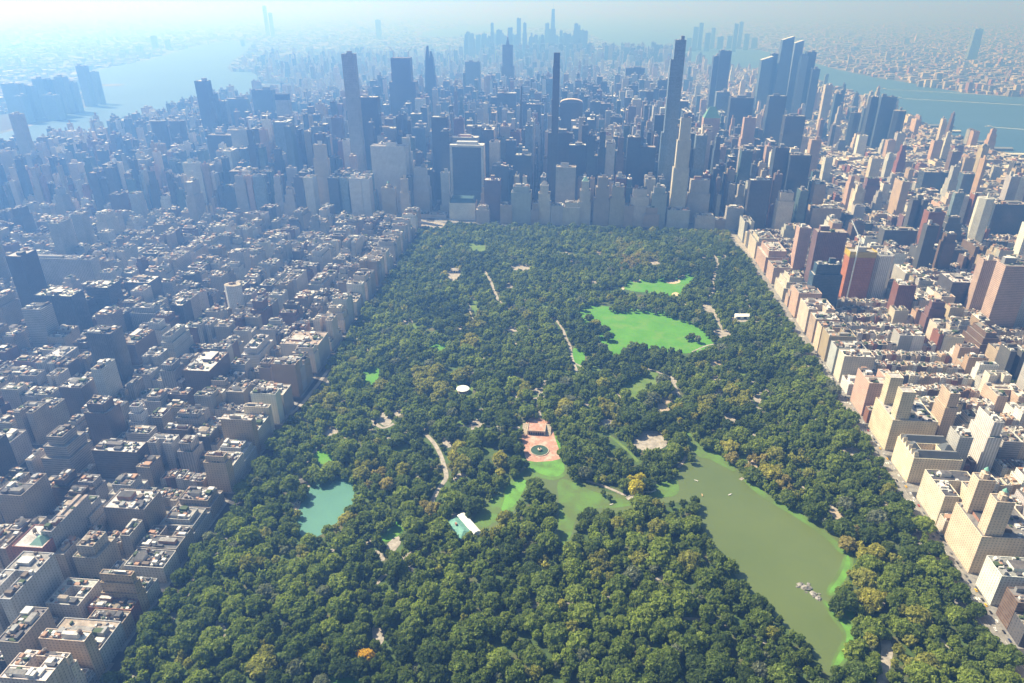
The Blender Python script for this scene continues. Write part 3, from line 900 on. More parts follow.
Rf(128, 308, 154, 50, 30, 'ribbed', 'pale grey', 'set1', None, 'grey block with tall vertical fins below the two cubic grey blocks')
Rf(21, 309, 40, 85, 30, 'banded', 'pale grey', 'slab')
Rf(33, 295, 71, 88, 34, 'ribbed', 'blue glass', 'slab', None, 'wide blue ribbed slab left of the two cubic grey blocks', kind='skyscraper')
Rf(3, 257, 90, 68, 26, 'ribbed', 'pale grey', 'slab', None, 'very long pale ribbed slab across the left edge', kind='apartment_building')
Rf(182.5, 370, 209, 52, 66, 'masonry', 'brown brick', 'slab', None, 'big brown block with flat white gravel roof and dark clutter', rword='white')
Rf(222, 286, 238, 66, 22, 'masonry', 'white', 'cham', None, 'cream tower with rounded corners above the big flat roofed brown block')
Rf(103, 507, 144, 46, 34, 'masonry', 'buff brick', 'slab', None, 'boxy buff block with cluttered pale roof and white cornice, left of the pond', rword='pale')
Rf(-6, 494, 21, 56, 42, 'masonry', 'tan', 'U')
Rf(68, 512, 87, 44, 36, 'masonry', 'pale grey', 'wed', None, 'pale block stepped like a pyramid left of the boxy buff block')
Rf(40, 531, 51, 58, 62, 'masonry', 'pale grey', 'U')
Rf(11.6, 546, 42, 50, 34, 'masonry', 'red brick', 'slab', 'hipgreen', 'dark red brick block with small green hipped roof, lower left')
Rf(69, 548, 94, 46, 32, 'masonry', 'tan', 'set1')
Rf(-4, 641, 18, 50, 40, 'masonry', 'tan', 'slab', None, 'tan brick block cut by the left edge near the lower corner')
Rf(45, 603, 78, 30, 34, 'masonry', 'cream', 'O', None, 'low cream building with dark square courtyard, lower left', rword='pale')
# the front row along the east side of the park


def fr(far, near, d, word, form='slab', label=None, crown=None, **kw):
    Y0, h = on_x(*near, FIFTH)
    Y1, _ = on_x(*far, FIFTH)
    return hand(B(FIFTH - d, FIFTH, Y0, Y1, h, 'apartment_building', 'masonry', word, form, crown, label, **kw))


fr((93, 666), (86, 676), 30, 'pale grey', 'wed')
fr((122, 624), (99.7, 650), 58, 'pale grey', 'slab', 'long pale front row block with bright west edge at the lower left park side', rword='tan')
fr((138.7, 600), (131, 610), 46, 'red brick', 'slab', 'dark red brick front row block with pale parapet facing the park, lower left')
fr((157, 577), (146, 590), 46, 'pale grey', 'set1')
fr((171, 556), (163, 568), 44, 'cream', 'slab')
fr((188, 533), (176, 549), 46, 'tan', 'U')
fr((205, 508), (192, 526), 48, 'pale grey', 'wed')
fr((222, 487), (209, 503), 44, 'buff brick', 'set1')
fr((240.5, 456.4), (233, 465.5), 36, 'cream', 'slab', 'square pale roofed front row block with bright parapet just left of the pond', rword='pale')
fr((254, 436), (243, 452), 44, 'pale grey', 'wed')
fr((269.6, 415.7), (258, 430), 52, 'cream', 'slab', 'front row block with white roof and long cornice above the square roofed one', rword='white')
fr((291, 384), (283, 395), 46, 'tan', 'slab')
fr((328, 333), (318, 345), 62, 'cream', 'slab', 'wide cream front row block on the park side with cluttered pinkish roof', rword='tan')

FRONT = sorted((b for b in HAND if abs(b.x1 - FIFTH) < 0.1), key=lambda b: b.y0)
for a_, b_ in zip(FRONT, FRONT[1:]):
    if b_.y0 < a_.y1 + 12 and b_.y0 > a_.y0 + 12:
        a_.y1 = b_.y0 - 0.5
# ------------------------------------------------------------------ buildings: the street grid filled in
FILL = []
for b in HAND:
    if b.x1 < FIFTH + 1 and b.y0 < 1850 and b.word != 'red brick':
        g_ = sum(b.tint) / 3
        b.tint = tuple((c * 0.55 + g_ * 0.45 * q) * 0.86 for c, q in zip(b.tint, (0.96, 1.0, 1.07)))  # bluish shade of the east side blocks put into their wall colours
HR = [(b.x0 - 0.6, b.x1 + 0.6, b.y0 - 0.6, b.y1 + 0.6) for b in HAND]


def hits_hand(x0, x1, y0, y1):
    for a, b, c, d in HR:
        if x0 < b and x1 > a and y0 < d and y1 > c:
            return True
    return False


def in_frame(x, y, h, m=60):
    if y < 150:
        return False
    a, b, f = proj(x, y, 0)
    if f < 100 or not (-m < a < 1024 + m):
        return False
    c = proj(x, y, h)
    return c[1] < 683 + m


def add(x0, x1, y0, y1, h, kind, mat, word, form='slab', tank=None):
    if x1 - x0 < 3 or y1 - y0 < 3 or hits_hand(x0, x1, y0, y1):
        return
    xm, ym = (x0 + x1) / 2, (y0 + y1) / 2
    if not in_frame(xm, ym, h) or in_water(xm, ym) or in_water(x0, y0) or in_water(x1, y1):
        return
    b = B(x0, x1, y0, y1, h, kind, mat, word, form, tank=tank)
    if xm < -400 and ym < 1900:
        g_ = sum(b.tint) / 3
        b.tint = tuple((c * 0.6 + g_ * 0.4 * q) * 0.74 for c, q in zip(b.tint, (0.97, 1.0, 1.06)))  # infill walls east of the park: cool, darker shade mixed into the tint
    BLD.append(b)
    FILL.append(b)


MAS = ['cream', 'tan', 'pale grey', 'white', 'red brick', 'brown brick', 'buff brick', 'pale grey', 'tan', 'cream', 'dark grey', 'pinkish', 'white', 'brown brick']
LEFTMAS = ['cream', 'tan', 'pale grey', 'white', 'pale grey', 'pale grey', 'brown brick', 'buff brick', 'cream', 'red brick', 'white', 'pale grey', 'dark grey', 'tan']
GLS = ['dark glass', 'blue glass', 'dark glass', 'bronze glass', 'pale glass', 'green glass', 'blue glass']


def apt(x0, x1, y0, y1, h, pal=LEFTMAS):
    w, d = x1 - x0, y1 - y0
    form = RN.choice(['slab', 'slab', 'set1', 'set1', 'wed', 'U', 'U']) if h > 28 and min(w, d) > 14 else 'slab'
    if form in ('U',) and w < 18:
        form = 'set1'
    if w > 34 and d > 34 and RN.random() < 0.5:
        form = 'O'
    kind = 'apartment_building' if h < 118 else 'skyscraper'
    add(x0, x1, y0, y1, h, kind, RN.choice(['masonry'] * 6 + ['ribbed', 'banded']), RN.choice(pal), form)


def office(x0, x1, y0, y1, h, glassy=0.5):
    if RN.random() < glassy:
        mat, word = 'glass', RN.choice(GLS)
    else:
        mat, word = RN.choice(['masonry', 'masonry', 'ribbed', 'banded']), RN.choice(MAS + ['dark grey', 'pale grey', 'pale grey'])
    form = RN.choice(['slab', 'slab', 'set1', 'wed', 'pod'])
    add(x0, x1, y0, y1, h, 'skyscraper' if h > 118 else 'office_building', mat, word, form, tank=False)


def rows(x0, x1, y0, y1, face, lo, hi, wlo, whi, depth, pal, apt_p, ah):
    """a row of small houses along a street with an odd apartment house in between."""
    x = x0
    while x < x1 - 5:
        if RN.random() < apt_p:
            w = min(RN.uniform(16, 28), x1 - x)
            d = RN.uniform(24, 30)
            h = RN.uniform(*ah)
            a = (y0, y0 + d) if face < 0 else (y1 - d, y1)
            apt(x, x + w - 0.4, a[0], a[1], h, pal)
        else:
            w = min(RN.uniform(wlo, whi), x1 - x)
            d = RN.uniform(depth - 3, depth + 3)
            h = RN.uniform(lo, hi)
            a = (y0, y0 + d) if face < 0 else (y1 - d, y1)
            add(x, x + w - 0.15, a[0], a[1], h, 'row_house', 'masonry', RN.choice(pal))
        x += w


def fill_block(x0, x1, y0, y1, zone, west_av=True, east_av=True):
    ym = (y0 + y1) / 2
    if zone in ('ues', 'uws', 'york'):
        pal = LEFTMAS if zone != 'uws' else MAS
        wa = RN.uniform(24, 34) if x1 - x0 > 90 else 0
        big = {'ues': (36, 58), 'uws': (34, 60), 'york': (24, 60)}[zone]
        for side in (0, 1):
            ax0, ax1 = (x0, x0 + wa) if side == 0 else (x1 - wa, x1)
            if wa == 0:
                continue
            y = y0
            r = RN.random()
            cuts = [y1 - y0] if r < 0.12 else ([31, 31] if r < 0.45 else ([20, 21, 21] if r < 0.8 else [14, 17, 16, 15]))
            if zone == 'york' and RN.random() < 0.5:
                apt(ax0, ax1, y0 + 4, y1 - RN.uniform(8, 30), RN.uniform(70, 135), pal)
                continue
            for c in cuts:
                apt(ax0, ax1, y, y + c - 0.6, RN.uniform(*big) if c > 22 else RN.uniform(17, 45), pal)
                y += c
        a, b = x0 + wa + 1, x1 - wa - 1
        p = {'ues': 0.22, 'uws': 0.03 if 900 < y0 < 1400 or x0 > 480 else 0.06, 'york': 0.2}[zone]
        for face in (-1, 1):
            rows(a, b, y0 + (1 if face < 0 else 0), y1 - (1 if face > 0 else 0), face, 14, 19, 6.5, 9.5, 18, pal, p, (24, 46))
        return
    # larger lots
    P = {'mid': (18, 38, 70, 240, 0.5), 'turtle': (17, 32, 32, 150, 0.4), 'hell': (14, 34, 14, 34, 0.12), 'south': (18, 40, 16, 52, 0.15), 'fidi': (30, 55, 60, 190, 0.5)}[zone]
    x = x0
    while x < x1 - 8:
        w = min(RN.uniform(P[0], P[1]), x1 - x)
        if x1 - x - w < 8:
            w = x1 - x
        full = RN.random() < (0.3 if zone == 'mid' else 0.15)
        for (ya, yb) in ([(y0, y1)] if full else [(y0, ym - 1), (ym + 1, y1)]):
            h = P[2] + (P[3] - P[2]) * RN.random() ** (1.15 if zone != 'hell' else 2.5)
            if zone in ('hell', 'south') and RN.random() < ((0.10 if x0 < 100 else 0.03) if zone == 'south' else 0.04):
                h = RN.uniform(60, 150)
            if zone == 'mid' and ya < 2000:
                h = min(h, 120)
            if h > 60:
                office(x, x + w - 1, ya + 1, yb - 1, h, P[4])
            else:
                apt(x, x + w - 0.6, ya, yb, h, MAS)
        x += w


# the rest of the front row along the east side of the park
FR = random.Random(21)
taken = sorted((b.y0 - 0.4, b.y1 + 0.4) for b in FRONT)
for s in range(60, 79):
    lo, hi = st(s) + 9, st(s - 1) - 9
    y = lo
    while y < hi - 8:
        L = min(FR.uniform(16, 30), hi - y)
        if hi - y - L < 8:
            L = hi - y
        nxt = [t for t in taken if t[1] > y and t[0] < y + L]
        if nxt and nxt[0][0] <= y + 8:
            y = nxt[0][1]
            continue
        if nxt:
            L = nxt[0][0] - y
        d = FR.uniform(28, 46)
        h = FR.choice((46, 50, 54, 58, 48, 52, 30, 22))
        b = B(FIFTH - d, FIFTH, y, y + L - 0.4, h, 'apartment_building', 'masonry', FR.choice(['cream', 'pale grey', 'cream', 'white', 'buff brick', 'tan']), FR.choice(['slab', 'set1', 'wed', 'slab', 'U']))
        BLD.append(b)
        HR.append((b.x0 - .5, b.x1 + .5, b.y0 - .5, b.y1 + .5))
        y += L
EAST_N = [(-548, -420), (-692, -572), (-855, -735), (-1008, -878), (-1228, -1038), (-1456, -1258), (-1684, -1486), (-1850, -1714), (-2010, -1876)]
WEST_N = [(449, 694), (724, 969), (999, 1244), (1274, 1519), (1549, 1740)]
MID_S = [(-390, -126), (-96, 168), (198, 419)]
FAR_E = [(-2240, -2040), (-2470, -2270), (-2700, -2500), (-2930, -2730), (-3140, -2960)]
for s in range(-19, 79):
    y0, y1 = st(s) + 9, st(s - 1) - 9
    if s in (57, 58, 43, 42, 35, 34, 24, 23, 15, 14, 72, 73, 78, 79):
        y0 += 4 if s % 2 == 0 else 0
    if s > 59:
        for i, (a, b) in enumerate(EAST_N):
            fill_block(a, b, y0, y1, 'ues' if i < 4 else 'york')
        for a, b in WEST_N:
            if a > 1500 or (a > 990 and s < 72 and RN.random() < 0.15):
                continue
            if s < 71 and a > 700:
                for _ in range(3):
                    if RN.random() < 0.32:
                        tx, ty = RN.uniform(a, b - 40), RN.uniform(y0, y1 - 32)
                        tb = len(FILL)
                        apt(tx, tx + RN.uniform(24, 40), ty, ty + RN.uniform(20, 30), RN.uniform(55, 120), MAS + ['dark grey', 'purple brick', 'white'])
                        HR.extend((q.x0 - .5, q.x1 + .5, q.y0 - .5, q.y1 + .5) for q in FILL[tb:])
            fill_block(a, b, y0, y1, 'uws')
    else:
        if s == 59:
            y0 = 1900
        for a, b in EAST_N + (FAR_E if s < 14 else []):
            if s > 34:
                z = 'mid' if a > -1010 else 'turtle'
            else:
                z = 'south'
            if s < -12 and a > -1100:
                z = 'fidi'
            fill_block(a, b, y0, y1, z)
        for a, b in MID_S:
            if s == 59:
                continue
            if s < -12:
                z = 'fidi'
            else:
                z = 'mid' if s > 33 else 'south'
            fill_block(a, b, y0, y1, z)
        for i, (a, b) in enumerate(WEST_N):
            if s > 44 and i < 4:
                for _ in range(2):
                    if RN.random() < 0.2:
                        tx, ty = RN.uniform(a, b - 40), RN.uniform(y0, y1 - 32)
                        tb = len(FILL)
                        apt(tx, tx + RN.uniform(22, 36), ty, ty + RN.uniform(20, 30), RN.uniform(50, 115), MAS + ['dark grey', 'purple brick', 'white'])
                        HR.extend((q.x0 - .5, q.x1 + .5, q.y0 - .5, q.y1 + .5) for q in FILL[tb:])
            z = 'hell' if s > 40 else ('south' if s < 30 else 'hell')
            if s > 40 and i == 0:
                z = 'turtle'
            if s < -10:
                z = 'fidi'
            fill_block(a, b, y0, y1, z)
OX, OY = -1260, 340
OCC = np.zeros((1130, 790), dtype=bool)


def occ(x0, x1, y0, y1):
    return OCC[max(0, int((x0 - OX) / 2)):max(0, int((x1 - OX) / 2) + 1), max(0, int((y0 - OY) / 2)):max(0, int((y1 - OY) / 2) + 1)]


for b in BLD:
    occ(b.x0, b.x1, b.y0, b.y1)[:] = True
for s in range(60, 79):
    y0, y1 = st(s) + 9, st(s - 1) - 9
    for a, c in EAST_N[:5] + WEST_N[:2]:
        for dep in (26, 16):
            for ya in (y0 + 1, y1 - 1 - dep):
                x = a
                while x < c - 8:
                    w_ = RN.uniform(8, 20)
                    if x + w_ < c and not occ(x - .5, x + w_ + .5, ya, ya + dep).any():
                        n0 = len(BLD)
                        if dep > 20:
                            apt(x, x + w_, ya, ya + dep, RN.uniform(18, 44), LEFTMAS if a < 0 else MAS)
                        else:
                            add(x, x + w_, ya, ya + dep, RN.uniform(12, 20), 'row_house', 'masonry', RN.choice(LEFTMAS))
                        occ(x, x + w_, ya, ya + dep)[:] = True
                        x += w_ + .3
                    else:
                        x += 3
# the far boroughs and the far river bank: low blocks scattered to the horizon
FARB = []
for k in range(32000):
    px, py = RN.uniform(-50, 1074), 13.2 + 120 * RN.random() ** 1.5
    x, y = W(px, py)
    if y > 48000 or in_water(x, y):
        continue
    if -2080 < x < 1830 and y < 5600 or (-3250 < x < 2000 and y < 9600 and not x > 1830):
        continue
    sz = 1 + y / 14000
    w, d = RN.uniform(14, 42) * sz, RN.uniform(12, 32) * sz
    if in_water(x + w, y) or in_water(x, y + d) or in_water(x + w, y + d):
        continue
    r = RN.random()
    h = RN.uniform(8, 20) if r < 0.93 else (RN.uniform(20, 45) if r < 0.99 else RN.uniform(45, 90))
    FARB.append((x, x + w, y, y + d, h))
# a line of slab blocks on the far bank of the wide river
for k in range(22):
    px = 918 + k * 6.4
    x, y = W(px, 88 + (px - 918) * 0.085 - 1.2)
    FARB.append((x, x + RN.uniform(30, 55), y, y + 28, RN.uniform(25, 60)))

# ------------------------------------------------------------------ what shows: a small painter's id buffer
IDB = np.full((683, 1024), -1, dtype=np.int32)


def hull(pts):
    pts = sorted(set(pts))
    lo, up = [], []
    for p in pts:
        while len(lo) > 1 and (lo[-1][0] - lo[-2][0]) * (p[1] - lo[-2][1]) - (lo[-1][1] - lo[-2][1]) * (p[0] - lo[-2][0]) <= 0:
            lo.pop()
        lo.append(p)
    for p in reversed(pts):
        while len(up) > 1 and (up[-1][0] - up[-2][0]) * (p[1] - up[-2][1]) - (up[-1][1] - up[-2][1]) * (p[0] - up[-2][0]) <= 0:
            up.pop()
        up.append(p)
    return lo[:-1] + up[:-1]


order = sorted(range(len(BLD)), key=lambda i: -(BLD[i].x0 ** 2 + BLD[i].y0 ** 2))
for i in order:
    b = BLD[i]
    c = [proj(x, y, z)[:2] for x in (b.x0, b.x1) for y in (b.y0, b.y1) for z in (0, b.h)]
    hp = hull(c)
    ys = [p[1] for p in hp]
    b.px = (sum(p[0] for p in c) / 8, sum(p[1] for p in c) / 8)
    for yy in range(max(0, int(min(ys))), min(682, int(max(ys))) + 1):
        xs = []
        for k in range(len(hp)):
            (xa, ya), (xb, yb) = hp[k - 1], hp[k]
            if (ya <= yy + 0.5) != (yb <= yy + 0.5):
                xs.append(xa + (yy + 0.5 - ya) * (xb - xa) / (yb - ya))
        if len(xs) >= 2:
            l, r = max(0, int(min(xs) + 0.5)), min(1024, int(max(xs) + 0.5))
            if r > l:
                IDB[yy, l:r] = i
cnt = np.bincount(IDB[IDB >= 0].ravel(), minlength=len(BLD))
for i, b in enumerate(BLD):
    b.vis = int(cnt[i])
LIMIT = {'apartment_building': 300, 'row_house': 260, 'skyscraper': 250, 'office_building': 170}
SOLO, REST = [], []
for kind, lim in LIMIT.items():
    v = sorted((b for b in BLD if b.kind == kind), key=lambda b: -(b.vis + (100000 if b.hand and b.vis > 3 else 0)))
    k = [b for b in v[:lim] if b.vis > 5]
    SOLO += k
    ids = set(map(id, k))
    REST += [b for b in v if id(b) not in ids]
print('buildings', len(BLD), 'solo', {k: sum(b.kind == k for b in SOLO) for k in LIMIT}, 'far', len(FARB))

# ------------------------------------------------------------------ buildings: geometry


def tiers(b):
    x0, x1, y0, y1, h = b.x0, b.x1, b.y0, b.y1, b.h
    w, d = x1 - x0, y1 - y0
    f = b.form
    r = random.Random(int(abs(x0) * 7 + abs(y0) * 13))
    if f == 'set1':
        k = r.uniform(0.68, 0.86)
        i = min(w, d) * r.uniform(0.1, 0.17)
        return [(x0, x1, y0, y1, 0, h * k), (x0 + i, x1 - i, y0 + i, y1 - i, h * k - 1, h)]
    if f in ('wed', 'wed2'):
        i = min(w, d) * 0.12
        a, c = (0.55, 0.8) if f == 'wed' else (0.3, 0.72)
        return [(x0, x1, y0, y1, 0, h * a), (x0 + i, x1 - i * 0.6, y0 + i, y1 - i * 0.7, h * a - 1, h * c), (x0 + 2 * i, x1 - 1.8 * i, y0 + 2 * i, y1 - 2 * i, h * c - 1, h)]
    if f == 'U':
        a, c = w * 0.34, d * r.uniform(0.4, 0.6)
        if r.random() < 0.5:
            return [(x0, x0 + a, y0, y1 - c, 0, h), (x1 - a, x1, y0, y1 - c, 0, h), (x0, x1, y1 - c, y1, 0, h)]
        return [(x0, x0 + a, y0 + c, y1, 0, h), (x1 - a, x1, y0 + c, y1, 0, h), (x0, x1, y0, y0 + c, 0, h)]
    if f == 'O':
        a, c = w * 0.3, d * 0.3
        return [(x0, x1, y0, y0 + c, 0, h), (x0, x1, y1 - c, y1, 0, h), (x0, x0 + a, y0 + c, y1 - c, 0, h), (x1 - a, x1, y0 + c, y1 - c, 0, h)]
    if f == 'pod':
        i = min(w, d) * 0.16
        return [(x0, x1, y0, y1, 0, h * 0.2), (x0 + i, x1 - i, y0 + i, y1 - i, h * 0.2 - 1, h)]
    if f == 'twin':
        t = d * 0.30
        return [(x0, x1, y0, y1, 0, h), (x0 + 4, x0 + w * 0.36, y0 + 3, y0 + t, h - 1, h * 1.85), (x0 + 4, x0 + w * 0.36, y1 - t, y1 - 3, h - 1, h * 1.85)]
    if f == 'cpt':
        return [(x0, x1, y0, y1, 0, h), (x0 - 7, x0, y0 + 2, y1 - 2, 0, h * 0.9), (x0 - 13, x0 - 7, y0 + 4, y1 - 4, 0, h * 0.5)]
    if f == 'crowned':
        return [(x0, x1, y0, y1, 0, h), (x0 + 10, x1 - 17, y0 + 10, y1 - 10, h - 1, h + 88)]
    return [(x0, x1, y0, y1, 0, h)]


def building_geometry(b, wall, roof, pent, lod, extras=None):
    """walls, roof decks and rooftop rooms; extras collects (name, MB) of separate parts."""
    r = random.Random(int(abs(b.x0) * 31 + abs(b.y0) * 17 + b.h))
    t, mat = b.tint, b.mat
    pitch, floor = (3.6, 3.4)
    if b.form == 'grid':
        pitch, floor = 4.7, 4.7
    rim = tuple(min(0.8, c * 1.15 + 0.03) for c in t)
    f = b.form
    w, d = b.x1 - b.x0, b.y1 - b.y0
    special = None
    if f in ('taper', 'taper2', 'taper3', 'slope', 'slope2'):
        top = {'taper': 0.45, 'taper2': 0.12, 'taper3': 0.8, 'slope': 0.62, 'slope2': 1.0}[f]
        k = (1 - top) / 2
        rect = (b.x0, b.x1, b.y0, b.y1)
        if f == 'slope':
            rect = (b.x0 - w * 0.28, b.x1 + w * 0.28, b.y0, b.y1)
            tr = (b.x0, b.x1, b.y0 + d * 0.2, b.y1 - d * 0.2)
        elif f == 'slope2':
            wall.frustum((b.x0, b.x1, b.y0 - 22, b.y1 + 22), (b.x0, b.x1, b.y0 - 4, b.y1 + 4), 0, b.h * 0.35, mat, t, None)
            rect, tr = (b.x0, b.x1, b.y0 - 4, b.y1 + 4), (b.x0, b.x1, b.y0, b.y1)
        else:
            tr = (b.x0 + w * k, b.x1 - w * k, b.y0 + d * k, b.y1 - d * k)
        wall.frustum(rect, tr, b.h * 0.35 if f == 'slope2' else 0, b.h, mat, t, None)
        roof.top(tr[0], tr[1], tr[2], tr[3], b.h + 0.02, 'roof', b.roof)
        special = tr
    elif f == 'cham':
        c = min(w, d) * 0.34
        x0, x1, y0, y1 = b.x0, b.x1, b.y0, b.y1
        P = [(x0 + c, y0), (x1 - c, y0), (x1, y0 + c), (x1, y1 - c), (x1 - c, y1), (x0 + c, y1), (x0, y1 - c), (x0, y0 + c)]
        for i in range(8):
            wall.wall(P[i], P[(i + 1) % 8], 0, b.h, mat, t, pitch, floor)
        roof.face([(p[0], p[1], b.h) for p in P], 'roof', b.roof)
        special = (x0 + c, x1 - c, y0 + c, y1 - c)
    elif f == 'site':
        n = 18
        wall.walls(b.x0 + 1, b.x1 - 1, b.y0 + 1, b.y1 - 1, 0, b.h * 0.86, mat, t, 3.0)
        for k in range(1, n):
            z = b.h * 0.86 * k / n
            wall.box(b.x0 + 0.4, b.x1 - 0.4, b.y0 + 0.4, b.y1 - 0.4, z, z + 0.5, 'plain', (0.34, 0.11, 0.05))
        net = MB()
        net.walls(b.x0, b.x1, b.y0, b.y1, b.h * 0.86, b.h * 0.97, 'banded', (0.62, 0.44, 0.05), 6, 3.2)
        roof.top(b.x0, b.x1, b.y0, b.y1, b.h * 0.94, 'roof', (0.35, 0.33, 0.3))
        core = MB()
        core.box(b.x0 + w * 0.3, b.x1 - w * 0.35, b.y0 + d * 0.3, b.y1 - d * 0.3, b.h * 0.9, b.h * 1.03, 'plain', (0.4, 0.39, 0.37))
        if extras is not None:
            extras += [('safety_netting', net), ('concrete_core', core)]
        return
    else:
        tl = tiers(b)
        for n, (x0, x1, y0, y1, z0, z1) in enumerate(tl):
            m2 = mat
            if f == 'crowned' and n == 1:
                m2 = 'glass'
            wall.walls(x0, x1, y0, y1, z0, z1, m2, t, pitch, floor)
            rf = roof
            if f in ('twin', 'crowned', 'cpt', 'wed2') and n > 0 and extras is not None:
                rf = MB()
                extras.append(('upper_roof', rf))
            if lod == 0 and min(x1 - x0, y1 - y0) > 5:
                rf.rim(x0, x1, y0, y1, z1, 0.55, 1.1, 'plain', rim, 'roof', b.roof)
            else:
                rf.top(x0, x1, y0, y1, z1, 'roof', b.roof)
        tall = [q for q in tl if q[5] >= b.h - 0.5]
        special = max(tall, key=lambda q: (q[1] - q[0]) * (q[3] - q[2]))[:4]
        if f == 'twin' or f == 'crowned':
            special = tl[0][:4] if f == 'twin' else (tl[1][0], tl[1][1], tl[1][2], tl[1][3])
    H0 = b.h - (1.1 if lod == 0 and f not in ('taper', 'taper2', 'taper3', 'slope', 'slope2', 'cham') else 0)
    if f == 'crowned':
        H0 = b.h + 87
    x0, x1, y0, y1 = special
    w, d = x1 - x0, y1 - y0
    cxm, cym = (x0 + x1) / 2, (y0 + y1) / 2
    if b.crown and extras is not None:
        e = MB()
        nm = {'lantern': 'lantern', 'gables': 'gabled_roof', 'mansard': 'mansard_roof', 'pyramid': 'pyramid_roof', 'hip': 'hipped_roof', 'hipgreen': 'hipped_roof', 'slant': 'slanted_top', 'barrel': 'barrel_roof', 'darktop': 'plant_room', 'mast': 'antenna', 'needle': 'spire', 'spire': 'spire', 'esb': 'spire', 'cranes': None, 'frame': 'stone_frame', 'stepback': 'stepped_top', 'flat': None}[b.crown]
        if b.crown == 'lantern':
            for q in (tiers(b)[1:] if f == 'twin' else [(x0, x1, y0, y1, 0, b.h)]):
                e = MB()
                mx, my, s = (q[0] + q[1]) / 2, (q[2] + q[3]) / 2, min(q[1] - q[0], q[3] - q[2])
                e.prism(mx, my, s * 0.36, s * 0.34, q[5] - 1, q[5] + s * 0.4, 8, 'masonry', t)
                e.prism(mx, my, s * 0.2, s * 0.18, q[5] + s * 0.4, q[5] + s * 0.65, 8, 'plain', t)
                e.prism(mx, my, s * 0.22, 0, q[5] + s * 0.65, q[5] + s * 0.95, 8, 'copper', t)
                extras.append(('lantern', e))
            nm = None
        elif b.crown == 'gables':
            e = MB()
            for q in tiers(b):
                i = min(q[1] - q[0], q[3] - q[2]) * 0.42
                e.frustum((q[0] + .6, q[1] - .6, q[2] + .6, q[3] - .6), (q[0] + i, q[1] - i, q[2] + i, q[3] - i), q[5] - 1, q[5] + 8, 'plain', (0.10, 0.11, 0.12), 'plain', (0.2, 0.2, 0.2))
            for k in range(6):
                yy = b.y0 + (b.y1 - b.y0) * (k + 0.5) / 6
                e.frustum((b.x1 - 0.5 - w, b.x0 + 7, yy - 3, yy + 3), (b.x0 + 1, b.x0 + 6, yy - 0.2, yy + 0.2), b.h - 1, b.h + 6.5, 'plain', t, 'plain', t) if False else e.frustum((b.x0 + 0.6, b.x0 + 7, yy - 3, yy + 3), (b.x0 + 0.8, b.x0 + 6, yy - 0.2, yy + 0.2), b.h - 1, b.h + 6.5, 'plain', t, 'plain', t)
        elif b.crown in ('mansard', 'pyramid', 'hip', 'hipgreen'):
            col = {'mansard': (0.04, 0.09, 0.10), 'pyramid': (0.14, 0.30, 0.24), 'hip': (0.30, 0.29, 0.28), 'hipgreen': (0.22, 0.38, 0.32)}[b.crown]
            i = 6.0 if b.crown == 'mansard' else min(w, d) * 0.48
            hh = 14 if b.crown == 'mansard' else min(w, d) * (0.95 if b.crown == 'pyramid' else 0.7)
            if b.hand and b.word == 'red brick':
                i2 = w * 0.28
                x0, x1, y0, y1 = x0 + w * 0.45, x1 - 2, y0 + 3, y0 + 3 + w * 0.5
                i, hh = (x1 - x0) * 0.42, 6
            e.frustum((x0 + .7, x1 - .7, y0 + .7, y1 - .7), (x0 + i, x1 - i, y0 + i, y1 - i), H0, H0 + hh, 'plain', col, 'plain', col)
        elif b.crown == 'slant':
            A = [(x0, y0, b.h), (x1, y0, b.h), (x1, y1, b.h), (x0, y1, b.h)]
            hh = w * 0.32
            T0, T1 = (x1, y0, b.h + hh), (x1, y1, b.h + hh)
            e.face([A[0], A[1], T0], mat, t)
            e.face([A[2], A[3], T1], mat, t)
            e.face([A[1], A[2], T1, T0], mat, t)
            e.face([A[3], A[0], T0, T1], 'plain', (0.45, 0.47, 0.5))
        elif b.crown == 'barrel':
            n = 8
            pr = [(x0 + w / 2 - w / 2 * math.cos(math.pi * k / n), b.h + w * 0.16 * math.sin(math.pi * k / n)) for k in range(n + 1)]
            for k in range(n):
                (xa, za), (xb, zb) = pr[k], pr[k + 1]
                e.face([(xa, y0, za), (xb, y0, zb), (xb, y1, zb), (xa, y1, za)], 'plain', (0.55, 0.45, 0.38))
            e.face([(p[0], y0, p[1]) for p in pr], 'glass', t)
            e.face([(p[0], y1, p[1]) for p in pr[::-1]], 'glass', t)
        elif b.crown == 'darktop':
            e.box(x0 + 1, x1 - 1, y0 + 1, y1 - 1, H0, H0 + 22, 'plain', (0.03, 0.035, 0.045))
        elif b.crown == 'mast':
            e.prism(cxm, cym, 1.6, 0.3, H0, H0 + (70 if b.h < 450 else 95), 6, 'steel', t)
        elif b.crown == 'needle':
            e.frustum((x0 + 1, x1 - 1, y0 + 1, y1 - 1), (cxm - 4, cxm + 4, cym - 4, cym + 4), H0, H0 + 38, 'plain', (0.5, 0.52, 0.55))
            e.prism(cxm, cym, 4, 0.2, H0 + 38, H0 + 78, 6, 'steel', t)
        elif b.crown == 'spire':
            e.frustum((x0, cxm - 2, y0, y1), (x0 + w * .2, cxm - 3, y0 + d * .3, y1 - d * .3), H0, H0 + 48, 'glass', t)
            e.frustum((cxm + 2, x1, y0, y1), (cxm + 3, x1 - w * .2, y0 + d * .3, y1 - d * .3), H0, H0 + 26, 'glass', t)
        elif b.crown == 'esb':
            e.frustum((cxm - 9, cxm + 9, cym - 9, cym + 9), (cxm - 5, cxm + 5, cym - 5, cym + 5), H0, H0 + 26, 'ribbed', t)
            e.prism(cxm, cym, 4.5, 3.5, H0 + 26, H0 + 38, 8, 'plain', t)
            e.prism(cxm, cym, 2.4, 0.5, H0 + 38, H0 + 82, 6, 'steel', t)
        elif b.crown == 'cranes':
